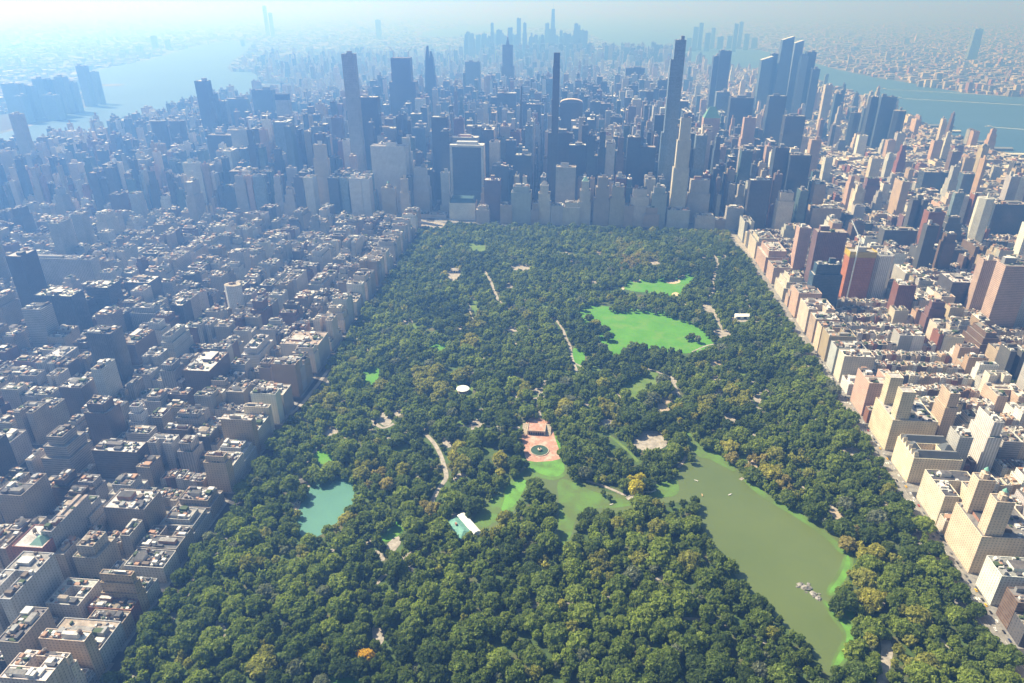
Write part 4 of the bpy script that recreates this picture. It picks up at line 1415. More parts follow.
            for cx_, s in ((x0 + 8, -1), (x1 - 8, 1)):
                e = MB()
                e.bar((cx_, cym, H0), (cx_, cym, H0 + 20), 2.2, 'steel')
                e.bar((cx_ - s * 6, cym, H0 + 16), (cx_ + s * 16, cym, H0 + 40), 1.6, 'steel')
                extras.append(('crane', e))
            nm = None
        elif b.crown == 'frame':
            c = (0.60, 0.58, 0.54)
            for xa, xb in ((x0 - 7, x0 - 0.05), (x1 + 0.05, x1 + 7)):
                e.frustum((xa, xb, y0 - 21, y1 + 21), (xa, xb, y0 - 3.5, y1 + 3.5), 0, b.h * 0.35, 'plain', c, None)
                e.frustum((xa, xb, y0 - 3.5, y1 + 3.5), (xa, xb, y0 - 1, y1 + 1), b.h * 0.35, b.h + 6, 'plain', c, 'plain', c)
            e.box(x0, x1, y0 - 1, y1 + 1, b.h, b.h + 6, 'plain', c)
            e.box(x0 + 12, x1 - 12, y0 + 8, y1 - 8, b.h + 6, b.h + 14, 'plain', (0.5, 0.5, 0.5))
        elif b.crown == 'stepback':
            e.box(x0 + 1, x1 - 1, y0 + 6, y1, H0, H0 + 18, 'glass', t)
            e.box(x0 + 1, x1 - 1, y0 + 13, y1, H0 + 18, H0 + 34, 'glass', t)
        if nm:
            extras.append((nm, e))
        if b.crown not in ('flat', 'lantern', 'frame'):
            return
    if f in ('taper', 'taper2'):
        return
    # rooftop room and clutter
    if min(w, d) < 4:
        return
    n = 1
    pw, pd = w * r.uniform(0.22, 0.42), d * r.uniform(0.25, 0.45)
    px, py = r.uniform(x0 + w * .1, x1 - w * .1 - pw), r.uniform(y0 + d * .15, y1 - d * .1 - pd)
    hh = r.uniform(3.0, 5.5) if b.h < 100 else r.uniform(5, 12)
    if b.kind == 'row_house':
        pw, pd, hh = min(2.8, w * .4), min(3.6, d * .3), 2.6
        px, py = r.uniform(x0 + .6, x1 - .6 - pw), r.uniform(y0 + d * .3, y1 - d * .1 - pd)
    pc = t if r.random() < 0.5 else r.choice([(0.5, 0.48, 0.45), (0.36, 0.2, 0.15), (0.25, 0.25, 0.25), (0.6, 0.58, 0.55)])
    if mat == 'glass':
        pc = (0.22, 0.23, 0.25)
    pent.box(px, px + pw, py, py + pd, H0, H0 + hh, 'plain', pc, 'roof', r.choice(ROOFS)[0])
    if lod > 1 or w * d < 60:
        return
    n = min(44, int(w * d / 17)) if b.h < 110 else min(6, int(w * d / 120))
    blocks = [tuple(special)] if f not in ('U', 'O') else [q[:4] for q in tiers(b)]
    if f in ('set1', 'wed', 'pod') and b.h < 110:
        pass
    for k in range(n):
        a = r.choice(blocks)
        if a[1] - a[0] < 4 or a[3] - a[2] < 4:
            continue
        g = 1.0 if k % 4 else min(2.2, 0.16 * min(a[1] - a[0], a[3] - a[2]))
        sx, sy, sz = r.uniform(1.2, 4.2) * g, r.uniform(1.2, 4.2) * g, r.uniform(0.8, 3.4) * max(1, g * .8)
        qx, qy = r.uniform(a[0] + 0.8, a[1] - 0.8 - sx), r.uniform(a[2] + 0.8, a[3] - 0.8 - sy)
        if qx < a[0] + .6 or qy < a[2] + .6 or (qx < px + pw and qx + sx > px and qy < py + pd and qy + sy > py):
            continue
        c = r.choice([(0.55, 0.54, 0.52), (0.3, 0.3, 0.3), (0.10, 0.10, 0.11), (0.38, 0.24, 0.17), (0.62, 0.6, 0.57), (0.16, 0.13, 0.11), (0.07, 0.10, 0.05)])
        q = MB() if extras is not None and b.vis > 420 and k < 3 else roof
        q.box(qx, qx + sx, qy, qy + sy, H0 + 0.01 * (k % 5), H0 + sz, 'plain', c)
        if q is not roof:
            extras.append(('rooftop_unit', q))
    if b.kind == 'row_house' and lod == 0:
        for yy in (y0 + 0.3, y1 - 1.0):
            roof.box(x1 - 1.6, x1 - 0.4, yy, yy + 0.7, H0, H0 + 2.2, 'plain', (0.3, 0.15, 0.11))
    if f == 'set1' and b.h < 110 and lod <= 1:
        q = tiers(b)
        # planted terraces on the setback
        a = q[0]
        for k in range(5):
            xx = r.uniform(a[0] + .7, a[1] - 3)
            roof.box(xx, xx + r.uniform(1, 2.4), a[2] + .8, a[2] + 1.9, a[5] - 1.05, a[5] + r.uniform(0, .9), 'plain', (0.06, 0.10, 0.04))


def tank_geometry(m, x, y, z, s=1.0, legs=True):
    c = (0.20, 0.13, 0.085)
    m.prism(x, y, 1.9 * s, 1.9 * s, z + 2.6 * s, z + 6.4 * s, 8, 'plain', c, False)
    m.prism(x, y, 2.15 * s, 0, z + 6.4 * s, z + 8.0 * s, 8, 'plain', (0.24, 0.2, 0.17))
    for a, b in ((-1, -1), (1, -1), (1, 1), (-1, 1)):
        m.bar((x + a * 1.2 * s, y + b * 1.2 * s, z), (x + a * 1.2 * s, y + b * 1.2 * s, z + 2.7 * s), 0.35 * s, 'plain', (0.1, 0.1, 0.1))


# ------------------------------------------------------------------ labels that single one thing out
UNITS = ['', 'first', 'second', 'third', 'fourth', 'fifth', 'sixth', 'seventh', 'eighth', 'ninth', 'tenth', 'eleventh', 'twelfth', 'thirteenth', 'fourteenth', 'fifteenth', 'sixteenth', 'seventeenth', 'eighteenth', 'nineteenth']
TENS = {2: ('twenty', 'twentieth'), 3: ('thirty', 'thirtieth'), 4: ('forty', 'fortieth'), 5: ('fifty', 'fiftieth')}


def ordinal(n):
    if n == 1:
        return 'nearest'
    if n < 20:
        return UNITS[n]
    t, u = divmod(n, 10)
    return TENS[t][1] if u == 0 else TENS[t][0] + '-' + UNITS[u]


LM_B = [('teal pond', 325, 508), ('orange construction tower', 864, 265), ('yellow twin towered block', 893, 405), ('cream twin towered block', 975, 525), ('green roofed hotel', 462, 210),
        ('broad white ribbed tower', 387, 165), ('framed black slab', 466, 170), ('slender grid tower', 347, 90), ('needle spired tower', 507, 75), ('pencil thin tower', 556, 95),
        ('tallest glass supertall', 680, 90), ('green pyramid tower', 712, 130), ('twin dark blue slabs', 792, 172), ('river side tower cluster', 790, 70), ('isolated dark slab', 635, 88),
        ('flat roofed brown block', 205, 372), ('two cubic grey blocks', 117, 292), ('lone dark slab tower', 98, 355), ('tall dark river slab', 200, 98), ('solitary leaning tower', 16, 150),
        ('cream courtyard building', 60, 592), ('boxy buff block', 124, 518), ('stepped brownish block', 48, 460), ('salmon slab tower', 1008, 300), ('big white slab tower', 1000, 445),
        ('three dark river towers', 888, 112), ('round cornered tower pair', 165, 135), ('big pale tower', 990, 225), ('long ribbed slab', 45, 265), ('gabled courtyard block', 908, 452),
        ('cream rounded tower', 886, 272), ('dark red front block', 130, 620), ('square roofed front block', 222, 470), ('wide cream front block', 304, 350)]
NUM = {}


def place_words(px, py, marks, key):
    """'third above the teal pond' - unique for one key by its rank around the nearest landmark."""
    best = min(marks, key=lambda m: math.hypot(m[1] - px, (m[2] - py) * 1.3))
    dx, dy = px - best[1], py - best[2]
    a = math.degrees(math.atan2(-dy, dx)) % 360
    d = ['right of', 'above right of', 'above', 'above left of', 'left of', 'below left of', 'below', 'below right of'][int((a + 22.5) // 45) % 8]
    NUM[(key, best[0], d)] = NUM.get((key, best[0], d), 0) + 1
    return NUM[(key, best[0], d)], d, best[0]


def near_first(px, py, marks):
    return min(math.hypot(m[1] - px, (m[2] - py) * 1.3) for m in marks)


NOUN = {'apartment_building': 'apartment building', 'row_house': 'row house', 'skyscraper': 'tower', 'office_building': 'office building'}
FORMW = {'set1': 'setback', 'wed': 'stepped', 'U': 'notched', 'O': 'courtyard', 'pod': 'podium', 'cham': 'round cornered'}
GROUPS = {'apartment_building': 'apartment buildings around the park', 'row_house': 'low row houses along the side streets', 'skyscraper': 'towers of the skyline', 'office_building': 'office buildings of midtown'}
TANKS = {}


def tank_mesh():
    if 'm' not in TANKS:
        m = MB()
        tank_geometry(m, 0, 0, 0)
        TANKS['m'] = m.mesh('water_tank')
    return TANKS['m']


for b in sorted(SOLO, key=lambda b: near_first(*b.px, LM_B)):
    noun = NOUN[b.kind]
    fw = FORMW.get(b.form, '')
    if not b.label:
        look = ' '.join(q for q in (b.word, fw, noun) if q)
        if b.kind != 'skyscraper' and len(look.split()) < 5:
            look += f' with {b.rword} roof'
        n, d, lm = place_words(*b.px, LM_B, look)
        b.label = f'{look}, {ordinal(n)} {d} the {lm}'
    cx_, cy_ = (b.x0 + b.x1) / 2, (b.y0 + b.y1) / 2
    off = (cx_, cy_, 0)
    root = thing(b.name, b.label, b.cat or NOUN[b.kind], off, b.group or GROUPS[b.kind])
    wall, roof, pent, ex = MB(), MB(), MB(), []
    building_geometry(b, wall, roof, pent, 0 if b.vis > 60 else 1, ex)
    wall.build('wall', root, off)
    ro = roof.build('roof', root, off) if roof.f else None
    if pent.f:
        pent.build('penthouse' if b.kind != 'row_house' else 'stair_bulkhead', root, off)
    for nm, m in ex:
        if m.f:
            m.build(nm, root, off)
    if b.form == 'site':
        m = MB()
        yc = b.y0 - 3
        m.bar((b.x0 + 12, yc, 0), (b.x0 + 12, yc, b.h + 22), 2.2, 'white')
        m.bar((b.x0 + 18, yc, b.h + 14), (b.x0 - 2, yc + 26, b.h + 56), 1.8, 'white')
        m.box(b.x0 + 16, b.x0 + 21, yc - 1.5, yc + 1.5, b.h + 10, b.h + 15, 'plain', (0.5, 0.5, 0.5))
        cr = thing('tower_crane', 'white tower crane fixed to the face of the orange construction tower', 'crane', (b.x0 + 12, yc, 0))
        m.build('mast_and_jib', cr, (b.x0 + 12, yc, 0))
    if b.tank and ro is not None and b.vis > 40 and b.form not in ('U', 'O', 'twin'):
        q = tiers(b)[-1]
        r = random.Random(int(b.x0 * 3 + b.y0))
        t = link('water_tank', tank_mesh(), ro)
        t.location = (r.uniform(q[0] + 3, q[1] - 3) - cx_, r.uniform(q[2] + 3, q[3] - 3) - cy_, b.h - 1.05)

# the rest of the city as one mass
blk = MB()
for b in REST:
    building_geometry(b, blk, blk, blk, 1 if b.y0 < 2300 else 2)
    if b.tank and b.y0 < 1700 and b.form not in ('U', 'O', 'twin'):
        tank_geometry(blk, b.x0 + (b.x1 - b.x0) * .35, b.y0 + (b.y1 - b.y0) * .6, b.h, 1.0)
tag(blk.build('city_blocks'), 'dense city blocks of smaller buildings filling in around the named ones', 'city blocks', None, 'stuff')
blk = MB()
for x0, x1, y0, y1, h in FARB:
    g = RN.random()
    c = (0.16 + 0.42 * g, 0.15 + 0.38 * g, 0.145 + 0.34 * g)
    if RN.random() < 0.25:
        c = (0.33, 0.2, 0.15)
    blk.walls(x0, x1, y0, y1, 0, h, 'masonry', c)
    blk.top(x0, x1, y0, y1, h, 'roof', RN.choice(ROOFS)[0])
tag(blk.build('far_boroughs'), 'hazy low city spreading to the horizon beyond both rivers', 'distant city', None, 'stuff')
# pavements: one raised slab per block
mb = MB()
for s in range(20, 79):
    y0, y1 = st(s) + 6.5, st(s - 1) - 6.5
    if s == 59:
        y0 = 1897
    for a, b in (EAST_N + WEST_N if s > 59 else EAST_N + MID_S + WEST_N):
        if in_frame((a + b) / 2, y0, 40, 200) and not in_water(a, y0) and not in_water(b, y0):
            mb.walls(a - 4, b + 4, y0, y1, 0.15, 0.42, 'pavement', (0.5,) * 3)
            mb.top(a - 4, b + 4, y0, y1, 0.42, 'pavement', (0.5,) * 3)
mb.walls(PARK1 - 6, PARK1 + 2, 150, 1850, 0.2, 0.42, 'pavement', (0.5,) * 3)
mb.top(PARK1 - 6, PARK1 + 2, 150, 1850, 0.42, 'pavement', (0.5,) * 3)
mb.walls(PARK0 - 2, PARK0 + 6, 150, 1850, 0.2, 0.42, 'pavement', (0.5,) * 3)
mb.top(PARK0 - 2, PARK0 + 6, 150, 1850, 0.42, 'pavement', (0.5,) * 3)
tag(mb.build('pavement'), kind='structure')

# ------------------------------------------------------------------ trees
TREE_COL = {'dark green': (0.080, 0.120, 0.030), 'deep green': (0.120, 0.170, 0.038), 'mid green': (0.172, 0.228, 0.046), 'fresh green': (0.240, 0.300, 0.056),
            'olive': (0.305, 0.310, 0.072), 'yellowish': (0.40, 0.38, 0.08), 'rusty': (0.36, 0.31, 0.105), 'orange': (0.68, 0.45, 0.035), 'yellow': (0.54, 0.48, 0.055), 'greyish green': (0.21, 0.235, 0.150)}
SPOTS = [(367, 656, 9, 'orange'), (635, 486, 8, 'yellow'), (452, 446, 11, 'yellowish'), (455, 458, 8, 'yellowish'), (428, 380, 16, 'olive'), (440, 392, 12, 'olive'), (463, 372, 12, 'olive'),
         (318, 396, 10, 'olive'), (502, 466, 7, 'yellowish'), (756, 462, 9, 'rusty'), (770, 472, 9, 'yellowish'), (784, 483, 9, 'rusty'), (797, 494, 8, 'olive'), (738, 452, 8, 'rusty'), (727, 446, 7, 'yellowish'),
         (840, 515, 8, 'rusty'), (858, 545, 11, 'rusty'), (870, 552, 10, 'yellowish'), (868, 590, 14, 'olive'), (880, 603, 10, 'yellowish'), (893, 560, 9, 'olive'), (850, 575, 9, 'olive'), (862, 530, 8, 'rusty'),
         (912, 630, 9, 'yellowish'), (905, 648, 12, 'olive'), (920, 665, 10, 'olive'), (685, 412, 10, 'yellowish'), (700, 405, 10, 'olive'), (740, 400, 10, 'olive'), (735, 385, 8, 'olive'), (604, 405, 8, 'yellowish'),
         (612, 408, 8, 'olive'), (560, 410, 7, 'yellowish'), (527, 388, 8, 'olive'), (450, 275, 6, 'yellowish'), (455, 270, 6, 'yellowish'), (340, 492, 8, 'olive'), (348, 515, 7, 'yellowish'), (338, 525, 7, 'olive'),
         (366, 468, 12, 'olive'), (378, 478, 10, 'rusty'), (400, 472, 8, 'olive'), (432, 505, 8, 'rusty'), (500, 520, 10, 'olive'), (490, 532, 9, 'olive'), (660, 500, 8, 'olive'), (602, 568, 10, 'olive'),
         (540, 560, 8, 'yellowish'), (557, 600, 8, 'yellowish'), (575, 675, 8, 'yellowish'), (535, 672, 10, 'olive'), (455, 470, 9, 'olive'), (410, 600, 14, 'fresh green'), (370, 632, 12, 'fresh green'),
         (265, 655, 16, 'olive'), (245, 665, 14, 'fresh green'), (650, 260, 10, 'olive'), (630, 262, 9, 'rusty'), (690, 560, 8, 'olive'), (700, 640, 10, 'fresh green'), (625, 245, 8, 'olive'), (330, 405, 8, 'olive'),
         (640, 310, 6, 'greyish green'), (655, 312, 6, 'greyish green'), (600, 555, 9, 'olive'), (476, 320, 10, 'olive'), (470, 340, 8, 'yellowish'), (620, 420, 8, 'olive')]


def crown_arrays(rs, lobes, leaves, sub):
    """vertices (unit crown: radius 1, base 0, height ~1.5) and triangles of one crown: lumpy cores plus many leaf sprays."""
    V, Ft = [], []
    base = 0
    t = (1 + 5 ** .5) / 2
    ico = np.array([(-1, t, 0), (1, t, 0), (-1, -t, 0), (1, -t, 0), (0, -1, t), (0, 1, t), (0, -1, -t), (0, 1, -t), (t, 0, -1), (t, 0, 1), (-t, 0, -1), (-t, 0, 1)]) / math.hypot(1, t)
    icf = np.array([(0, 11, 5), (0, 5, 1), (0, 1, 7), (0, 7, 10), (0, 10, 11), (1, 5, 9), (5, 11, 4), (11, 10, 2), (10, 7, 6), (7, 1, 8), (3, 9, 4), (3, 4, 2), (3, 2, 6), (3, 6, 8), (3, 8, 9), (4, 9, 5), (2, 4, 11), (6, 2, 10), (8, 6, 7), (9, 8, 1)])
    cen = []
    for k in range(lobes):
        if k == 0:
            c, r = np.array([0, 0, 0.70]), 0.74
        else:
            a = k * 2.39996 + rs.uniform(-0.3, 0.3)
            zz = 1.0 - 1.25 * (k - 0.5) / (lobes - 1)
            q = math.sqrt(max(0.0, 1 - min(1, abs(zz)) ** 2))
            k2 = rs.uniform(0.66, 0.84)
            c = np.array([q * k2 * math.cos(a), q * k2 * math.sin(a), 0.70 + zz * k2 * 0.80])
            r = rs.uniform(0.20, 0.34)
        cen.append((c, r))
    for c, r in cen:
        p = ico * (r * 0.9) * (1 + rs.uniform(-0.16, 0.16, (12, 1))) * np.array([1, 1, 0.82]) + c
        V.append(p)
        Ft.append(icf + base)
        base += 12
        n = int(leaves * r * r * 5.2)
        d = rs.normal(size=(n, 3))
        d /= np.linalg.norm(d, axis=1)[:, None]
        d[:, 2] = np.where(d[:, 2] < -0.45, -d[:, 2], d[:, 2])
        q = c + d * r * rs.uniform(0.86, 1.10, (n, 1)) * np.array([1, 1, 0.82])
        s = rs.uniform(0.09, 0.17, (n, 1))
        nrm = d + rs.normal(size=(n, 3)) * 0.55
        nrm /= np.linalg.norm(nrm, axis=1)[:, None]
        a = np.cross(nrm, rs.normal(size=(n, 3)))
        a /= np.linalg.norm(a, axis=1)[:, None]
        bb = np.cross(nrm, a)
        tri = np.stack([q + a * s * 1.2, q - a * s * 0.6 + bb * s, q - a * s * 0.6 - bb * s], axis=1)
        V.append(tri.reshape(-1, 3))
        Ft.append(np.arange(n * 3).reshape(-1, 3) + base)
        base += 3 * n
    V = np.concatenate(V)
    return V, np.concatenate(Ft), np.concatenate([np.full(20, 1.0)] * 0 + [np.array([])])


VAR = {lod: [crown_arrays(np.random.RandomState(40 + lod * 20 + k), *a)[:2] for k in range(n)] for lod, (n, a) in enumerate(((12, (24, 95, 0)), (10, (17, 60, 0)), (8, (11, 30, 0))))}
rt = random.Random(3)
# positions
CB = [(min(p[0] for p in c) - 14, max(p[0] for p in c) + 14, min(p[1] for p in c) - 14, max(p[1] for p in c) + 14) for c in CLEAR]


def tree_ok(x, y, r):
    px, py, f = proj(x, y, 7.5)
    rp = r * F / f
    for c, bb in zip(CLEAR, CB):
        if bb[0] < px < bb[1] and bb[2] < py < bb[3]:
            for dx, dy in ((0, 0), (.62, 0), (-.62, 0), (0, .5), (0, -.5)):
                if inside(c, px + dx * rp, py + dy * rp):
                    return False
    for c, ex in PATHPX:
        if ex == 0.0:
            if rt.random() < 0.45:
                continue
            ex = -rp * .2
        for q in c:
            if abs(q[0] - px) < ex + rp * .75 and abs(q[1] - py) < ex * .8 + rp * .6:
                return False
    return True


TREES = []
CELL = {}
lown = np.random.RandomState(9).rand(60, 60)


def lowfreq(x, y, s=75.0):
    u, v = (x + 500) / s, (y + 100) / s
    i, j = int(u) % 59, int(v) % 59
    fu, fv = u - int(u), v - int(v)
    return (lown[i, j] * (1 - fu) + lown[i + 1, j] * fu) * (1 - fv) + (lown[i, j + 1] * (1 - fu) + lown[i + 1, j + 1] * fu) * fv


for k in range(90000):
    x, y = rt.uniform(PARK0 - 14, PARK1 + 8), rt.uniform(300, 1858)
    if not in_frame(x, y, 10, 30):
        continue
    r = rt.choice((4.2, 5.5, 7.0, 8.5, 10.0, 11.5, 13.0)) * (1.0 if y < 1100 else 0.88)
    if lowfreq(x, y, 34.0) > (0.93 if y < 750 else 0.80):
        continue
    key = (int(x // 12), int(y // 12))
    bad = False
    for i in (-2, -1, 0, 1, 2):
        for j in (-2, -1, 0, 1, 2):
            for q in CELL.get((key[0] + i, key[1] + j), ()):
                if (q[0] - x) ** 2 + (q[1] - y) ** 2 < (0.70 * (q[2] + r)) ** 2:
                    bad = True
                    break
            if bad:
                break
        if bad:
            break
    if bad or not tree_ok(x, y, r):
        continue
    CELL.setdefault(key, []).append((x, y, r))
    TREES.append([x, y, r])
# a few trees placed by eye: on the meadow edge and on islets, and the bright autumn ones
EXTRA = [(692, 337, 8), (698, 340, 7), (688, 338, 6), (596, 325, 12), (604, 331, 12), (589, 320, 10), (608, 338, 10), (597, 335, 10), (590, 328, 10), (367, 658, 8.2), (635, 489, 6)]
for px, py, r in EXTRA:
    x, y = W(px, py, 6)
    TREES.append([x, y, r])
for t in TREES:
    x, y, r = t
    px, py, f = proj(x, y, 9)
    v = lowfreq(x, y) * 0.75 + rt.random() * 0.5
    word = 'dark green' if v < 0.34 else 'deep green' if v < 0.56 else 'mid green' if v < 0.78 else 'fresh green' if v < 1.03 else 'olive'
    if rt.random() < 0.05:
        word = rt.choice(['olive', 'greyish green', 'fresh green', 'greyish green'])
    for sx, sy, sr, w in SPOTS:
        if abs(px - sx) < sr and abs(py - sy) < sr * .8 and (w in ('orange', 'yellow') or rt.random() < .85):
            word = w
    hgt = (5.5 + r * 0.85) * rt.uniform(0.95, 1.3) / 1.5
    t += [word, hgt, rt.uniform(0, 6.283), px, py, f, r * F / f]
TREES.sort(key=lambda t: -t[9] * (1.0 if t[8] < 1e9 else 0) if (-6 < t[6] < 1030 and t[7] < 690) else 0)
SOLO_T = TREES[:300]
print('trees', len(TREES))
LM_T = [('rock outcrop', 810, 588), ('green roofed boathouse', 460, 525), ('brick terrace', 540, 445), ('teal pond', 325, 508), ('orange tree', 367, 657), ('bottom drive', 884, 660),
        ('arched bridge', 640, 497), ('lake inlet', 556, 545), ('lake bottom tip', 828, 672), ('bottom lawn patch', 342, 682), ('lake east bend', 715, 550), ('dark red front block', 150, 640),
        ('pale clearing', 380, 635), ('lower right corner', 1000, 680), ('white corner block', 985, 600), ('pond tip', 305, 560), ('bottom edge middle', 560, 683)]
CMESH = {}


def crown_mesh(var, word):
    if (var, word) not in CMESH:
        V, Ft = VAR[0][var]
        me = bpy.data.meshes.new('crown')
        me.from_pydata(V.tolist(), [], Ft.tolist())
        me.materials.append(M['foliage'])
        at = me.attributes.new('tint', 'FLOAT_COLOR', 'FACE')
        n = len(Ft)
        c = np.ones((n, 4), dtype=np.float32)
        rs = np.random.RandomState(var)
        c[:, :3] = np.array(TREE_COL[word]) * rs.uniform(0.72, 1.3, (n, 1))
        at.data.foreach_set('color', c.ravel())
        CMESH[(var, word)] = me
    return CMESH[(var, word)]


m = MB()
m.prism(0, 0, 0.075, 0.045, 0, 0.8, 6, 'bark', (0.12, 0.09, 0.065), False)
for k in range(4):
    a = k * 1.7
    m.bar((0, 0, 0.45 + k * .06), (0.35 * math.cos(a), 0.35 * math.sin(a), 0.8 + k * .05), 0.04, 'bark', (0.12, 0.09, 0.065))
TRUNK = m.mesh('trunk')
for k, t in enumerate(sorted(SOLO_T, key=lambda t: near_first(t[6], t[7], LM_T))):
    x, y, r, word, hgt, rot, px, py, f, rp = t
    size = 'big' if r > 9.5 else 'small' if r < 6.5 else 'middling'
    n, d, lm = place_words(px, py, LM_T, (word, size))
    if word == 'orange':
        label = 'single bright orange autumn tree standing among green crowns near the bottom'
    elif word == 'yellow' and abs(px - 635) < 10:
        label = 'bright yellow autumn tree on the lake shore beside the bridge'
    else:
        label = f'{size} {word} leafy tree, {ordinal(n)} {d} the {lm}'
    o = thing('broadleaf_tree', label, 'tree', (x, y, 0.25), 'broadleaf trees of the park wood')
    o.rotation_euler = (0, 0, rot)
    o.scale = (r, r, hgt * 1.12)
    link('crown', crown_mesh(k % 12, word), o)
    link('trunk', TRUNK, o)
# the wood beyond them as one mass
VV, FF, TT, base = [], [], [], 0
rs = np.random.RandomState(77)
for t in TREES[300:]:
    x, y, r, word, hgt, rot = t[:6]
    lod = 1 if t[9] > 5.2 else 2
    V, Ft = VAR[lod][rs.randint(len(VAR[lod]))]
    c, s = math.cos(rot), math.sin(rot)
    P = np.empty((len(V), 3), dtype=np.float32)
    P[:, 0] = x + r * (V[:, 0] * c - V[:, 1] * s)
    P[:, 1] = y + r * (V[:, 0] * s + V[:, 1] * c)
    P[:, 2] = 0.25 + hgt * 1.12 * V[:, 2]
    VV.append(P)
    FF.append(Ft + base)
    base += len(V)
    col = np.ones((len(Ft), 4), dtype=np.float32)
    col[:, :3] = np.array(TREE_COL[word]) * rs.uniform(0.85, 1.15) * rs.uniform(0.72, 1.3, (len(Ft), 1))
    TT.append(col)
VV, FF, TT = np.concatenate(VV), np.concatenate(FF).astype(np.int32), np.concatenate(TT)
me = bpy.data.meshes.new('woodland')
me.vertices.add(len(VV))
me.vertices.foreach_set('co', VV.ravel())
me.loops.add(FF.size)
me.loops.foreach_set('vertex_index', FF.ravel())
me.polygons.add(len(FF))
me.polygons.foreach_set('loop_start', np.arange(0, FF.size, 3, dtype=np.int32))
me.materials.append(M['foliage'])
me.attributes.new('tint', 'FLOAT_COLOR', 'FACE').data.foreach_set('color', TT.ravel())
me.update(calc_edges=True)
tag(link('woodland', me), 'continuous mass of park trees reaching back to the towers', 'woodland', None, 'stuff')
print('wood faces', len(FF))
# street trees on the side streets and along the avenue, as one loose mass
VV, FF, TT, base = [], [], [], 0
for k in range(900):
    s = rt.randint(60, 77)
    west = rt.random() < 0.6
    x = rt.uniform(460, 960) if west else rt.uniform(-1000, -430)
    y = st(s) + rt.choice((-7.6, 7.6))
    if not in_frame(x, y, 8, 10):
        continue
    r = rt.uniform(2.2, 3.6)
    V, Ft = VAR[2][rt.randint(0, 7)]
    VV.append(np.array([x, y, 0.4]) + V * np.array([r, r, r * 1.5]))
    FF.append(Ft + base)
    base += len(V)
    col = np.ones((len(Ft), 4), dtype=np.float32)
    col[:, :3] = np.array(TREE_COL['deep green']) * rs.uniform(0.7, 1.3, (len(Ft), 1))
    TT.append(col)
VV, FF, TT = np.concatenate(VV), np.concatenate(FF), np.concatenate(TT)
me = bpy.data.meshes.new('street_greenery')
me.from_pydata(VV.tolist(), [], FF.tolist())
me.materials.append(M['foliage'])
me.attributes.new('tint', 'FLOAT_COLOR', 'FACE').data.foreach_set('color', TT.astype(np.float32).ravel())
tag(link('street_greenery', me), 'small trees lining the side streets between the houses', 'street greenery', None, 'stuff')
# ground cover: undergrowth hummocks between the trunks
# ------------------------------------------------------------------ things in the park


def local(px, py, z=0.0):
    return W(px, py, z)


# boathouse
x, y = W(459, 531)
o = thing('boathouse', 'low white boathouse with green copper roof and terrace at the lake end', 'boathouse', (x, y, 0.4))
o.rotation_euler = (0, 0, math.radians(-52))
m = MB(); m.box(-17, 17, -7, 7, 0, 5, 'white', (.7,) * 3); m.build('wall', o)
m = MB(); m.frustum((-18.5, 18.5, -8.5, 8.5), (-12, 12, -0.6, 0.6), 5, 9, 'copper', (.3,) * 3, 'copper'); m.build('roof', o)
m = MB(); m.box(-22, 20, 7.05, 20, 0, 1.0, 'white', (.7,) * 3); m.build('terrace', o)
m = MB()
m.frustum((-21, 19, 9, 19), (-20, 18, 12, 16), 4.2, 5.6, 'white', (.8,) * 3, 'white', (.8,) * 3)
for k in range(8):
    for yy in (9.4, 18.6):
        m.bar((-20.5 + k * 5.6, yy, 1.0), (-20.5 + k * 5.6, yy, 4.3), 0.3, 'white')
m.build('awning', o)
for k in range(5):
    m = MB(); m.box(-14 + k * 6.4, -11 + k * 6.4, -7.08, -7.0, 1.2, 3.6, 'dark', (.1,) * 3); m.build('window', o)
m = MB(); m.box(-4, -1, -3, -1.2, 8, 11, 'brick', (.3,) * 3); m.build('chimney', o)
# terrace: fountain, arcade, stairs
x, y = W(539.5, 451)
o = thing('fountain', 'round fountain basin with a winged statue on the brick terrace', 'fountain', (x, y, 0.65))
m = MB()
for k in range(32):
    a, b = 2 * math.pi * k / 32, 2 * math.pi * (k + 1) / 32
    pa, pb = (math.cos(a), math.sin(a)), (math.cos(b), math.sin(b))
    for r0, r1, z0, z1 in ((13.2, 13.2, 0, .9), (13.2, 12.2, .9, .9), (12.2, 12.2, .9, .3)):
        m.face([(pa[0] * r0, pa[1] * r0, z0), (pb[0] * r0, pb[1] * r0, z0), (pb[0] * r1, pb[1] * r1, z1), (pa[0] * r1, pa[1] * r1, z1)], 'stone')
m.build('basin_rim', o)
m = MB(); m.prism(0, 0, 12.2, 12.2, 0.3, 0.45, 32, 'darkwater', (.1,) * 3); m.build('basin_water', o)
m = MB(); m.prism(0, 0, 1.6, 1.2, .4, 2.6, 12, 'stone', (.4,) * 3); m.prism(0, 0, 2.8, 3.0, 2.6, 3.0, 16, 'stone', (.4,) * 3); m.prism(0, 0, .9, .7, 3, 5.2, 10, 'bronze', (.1,) * 3); m.build('pedestal', o)
m = MB(); m.prism(0, 0, .55, .25, 5.2, 7.2, 8, 'bronze', (.1,) * 3); m.prism(0, 0, .22, .18, 7.2, 7.7, 8, 'bronze', (.1,) * 3)
m.face([(0.1, 0, 6.2), (1.7, -.5, 7.4), (1.3, -.3, 6.0)], 'bronze'); m.face([(-0.1, 0, 6.2), (-1.3, -.3, 6.0), (-1.7, -.5, 7.4)], 'bronze'); m.build('winged_figure', o)
x, y = W(536.5, 433)
o = thing('terrace_arcade', 'sandstone arcade with dark arches and side stairs behind the fountain', 'arcade', (x, y, 0.65))
m = MB(); m.box(-13, 13, -6, 16, 0, 6.0, 'stone', (.4,) * 3, 'brick'); m.build('wall', o)
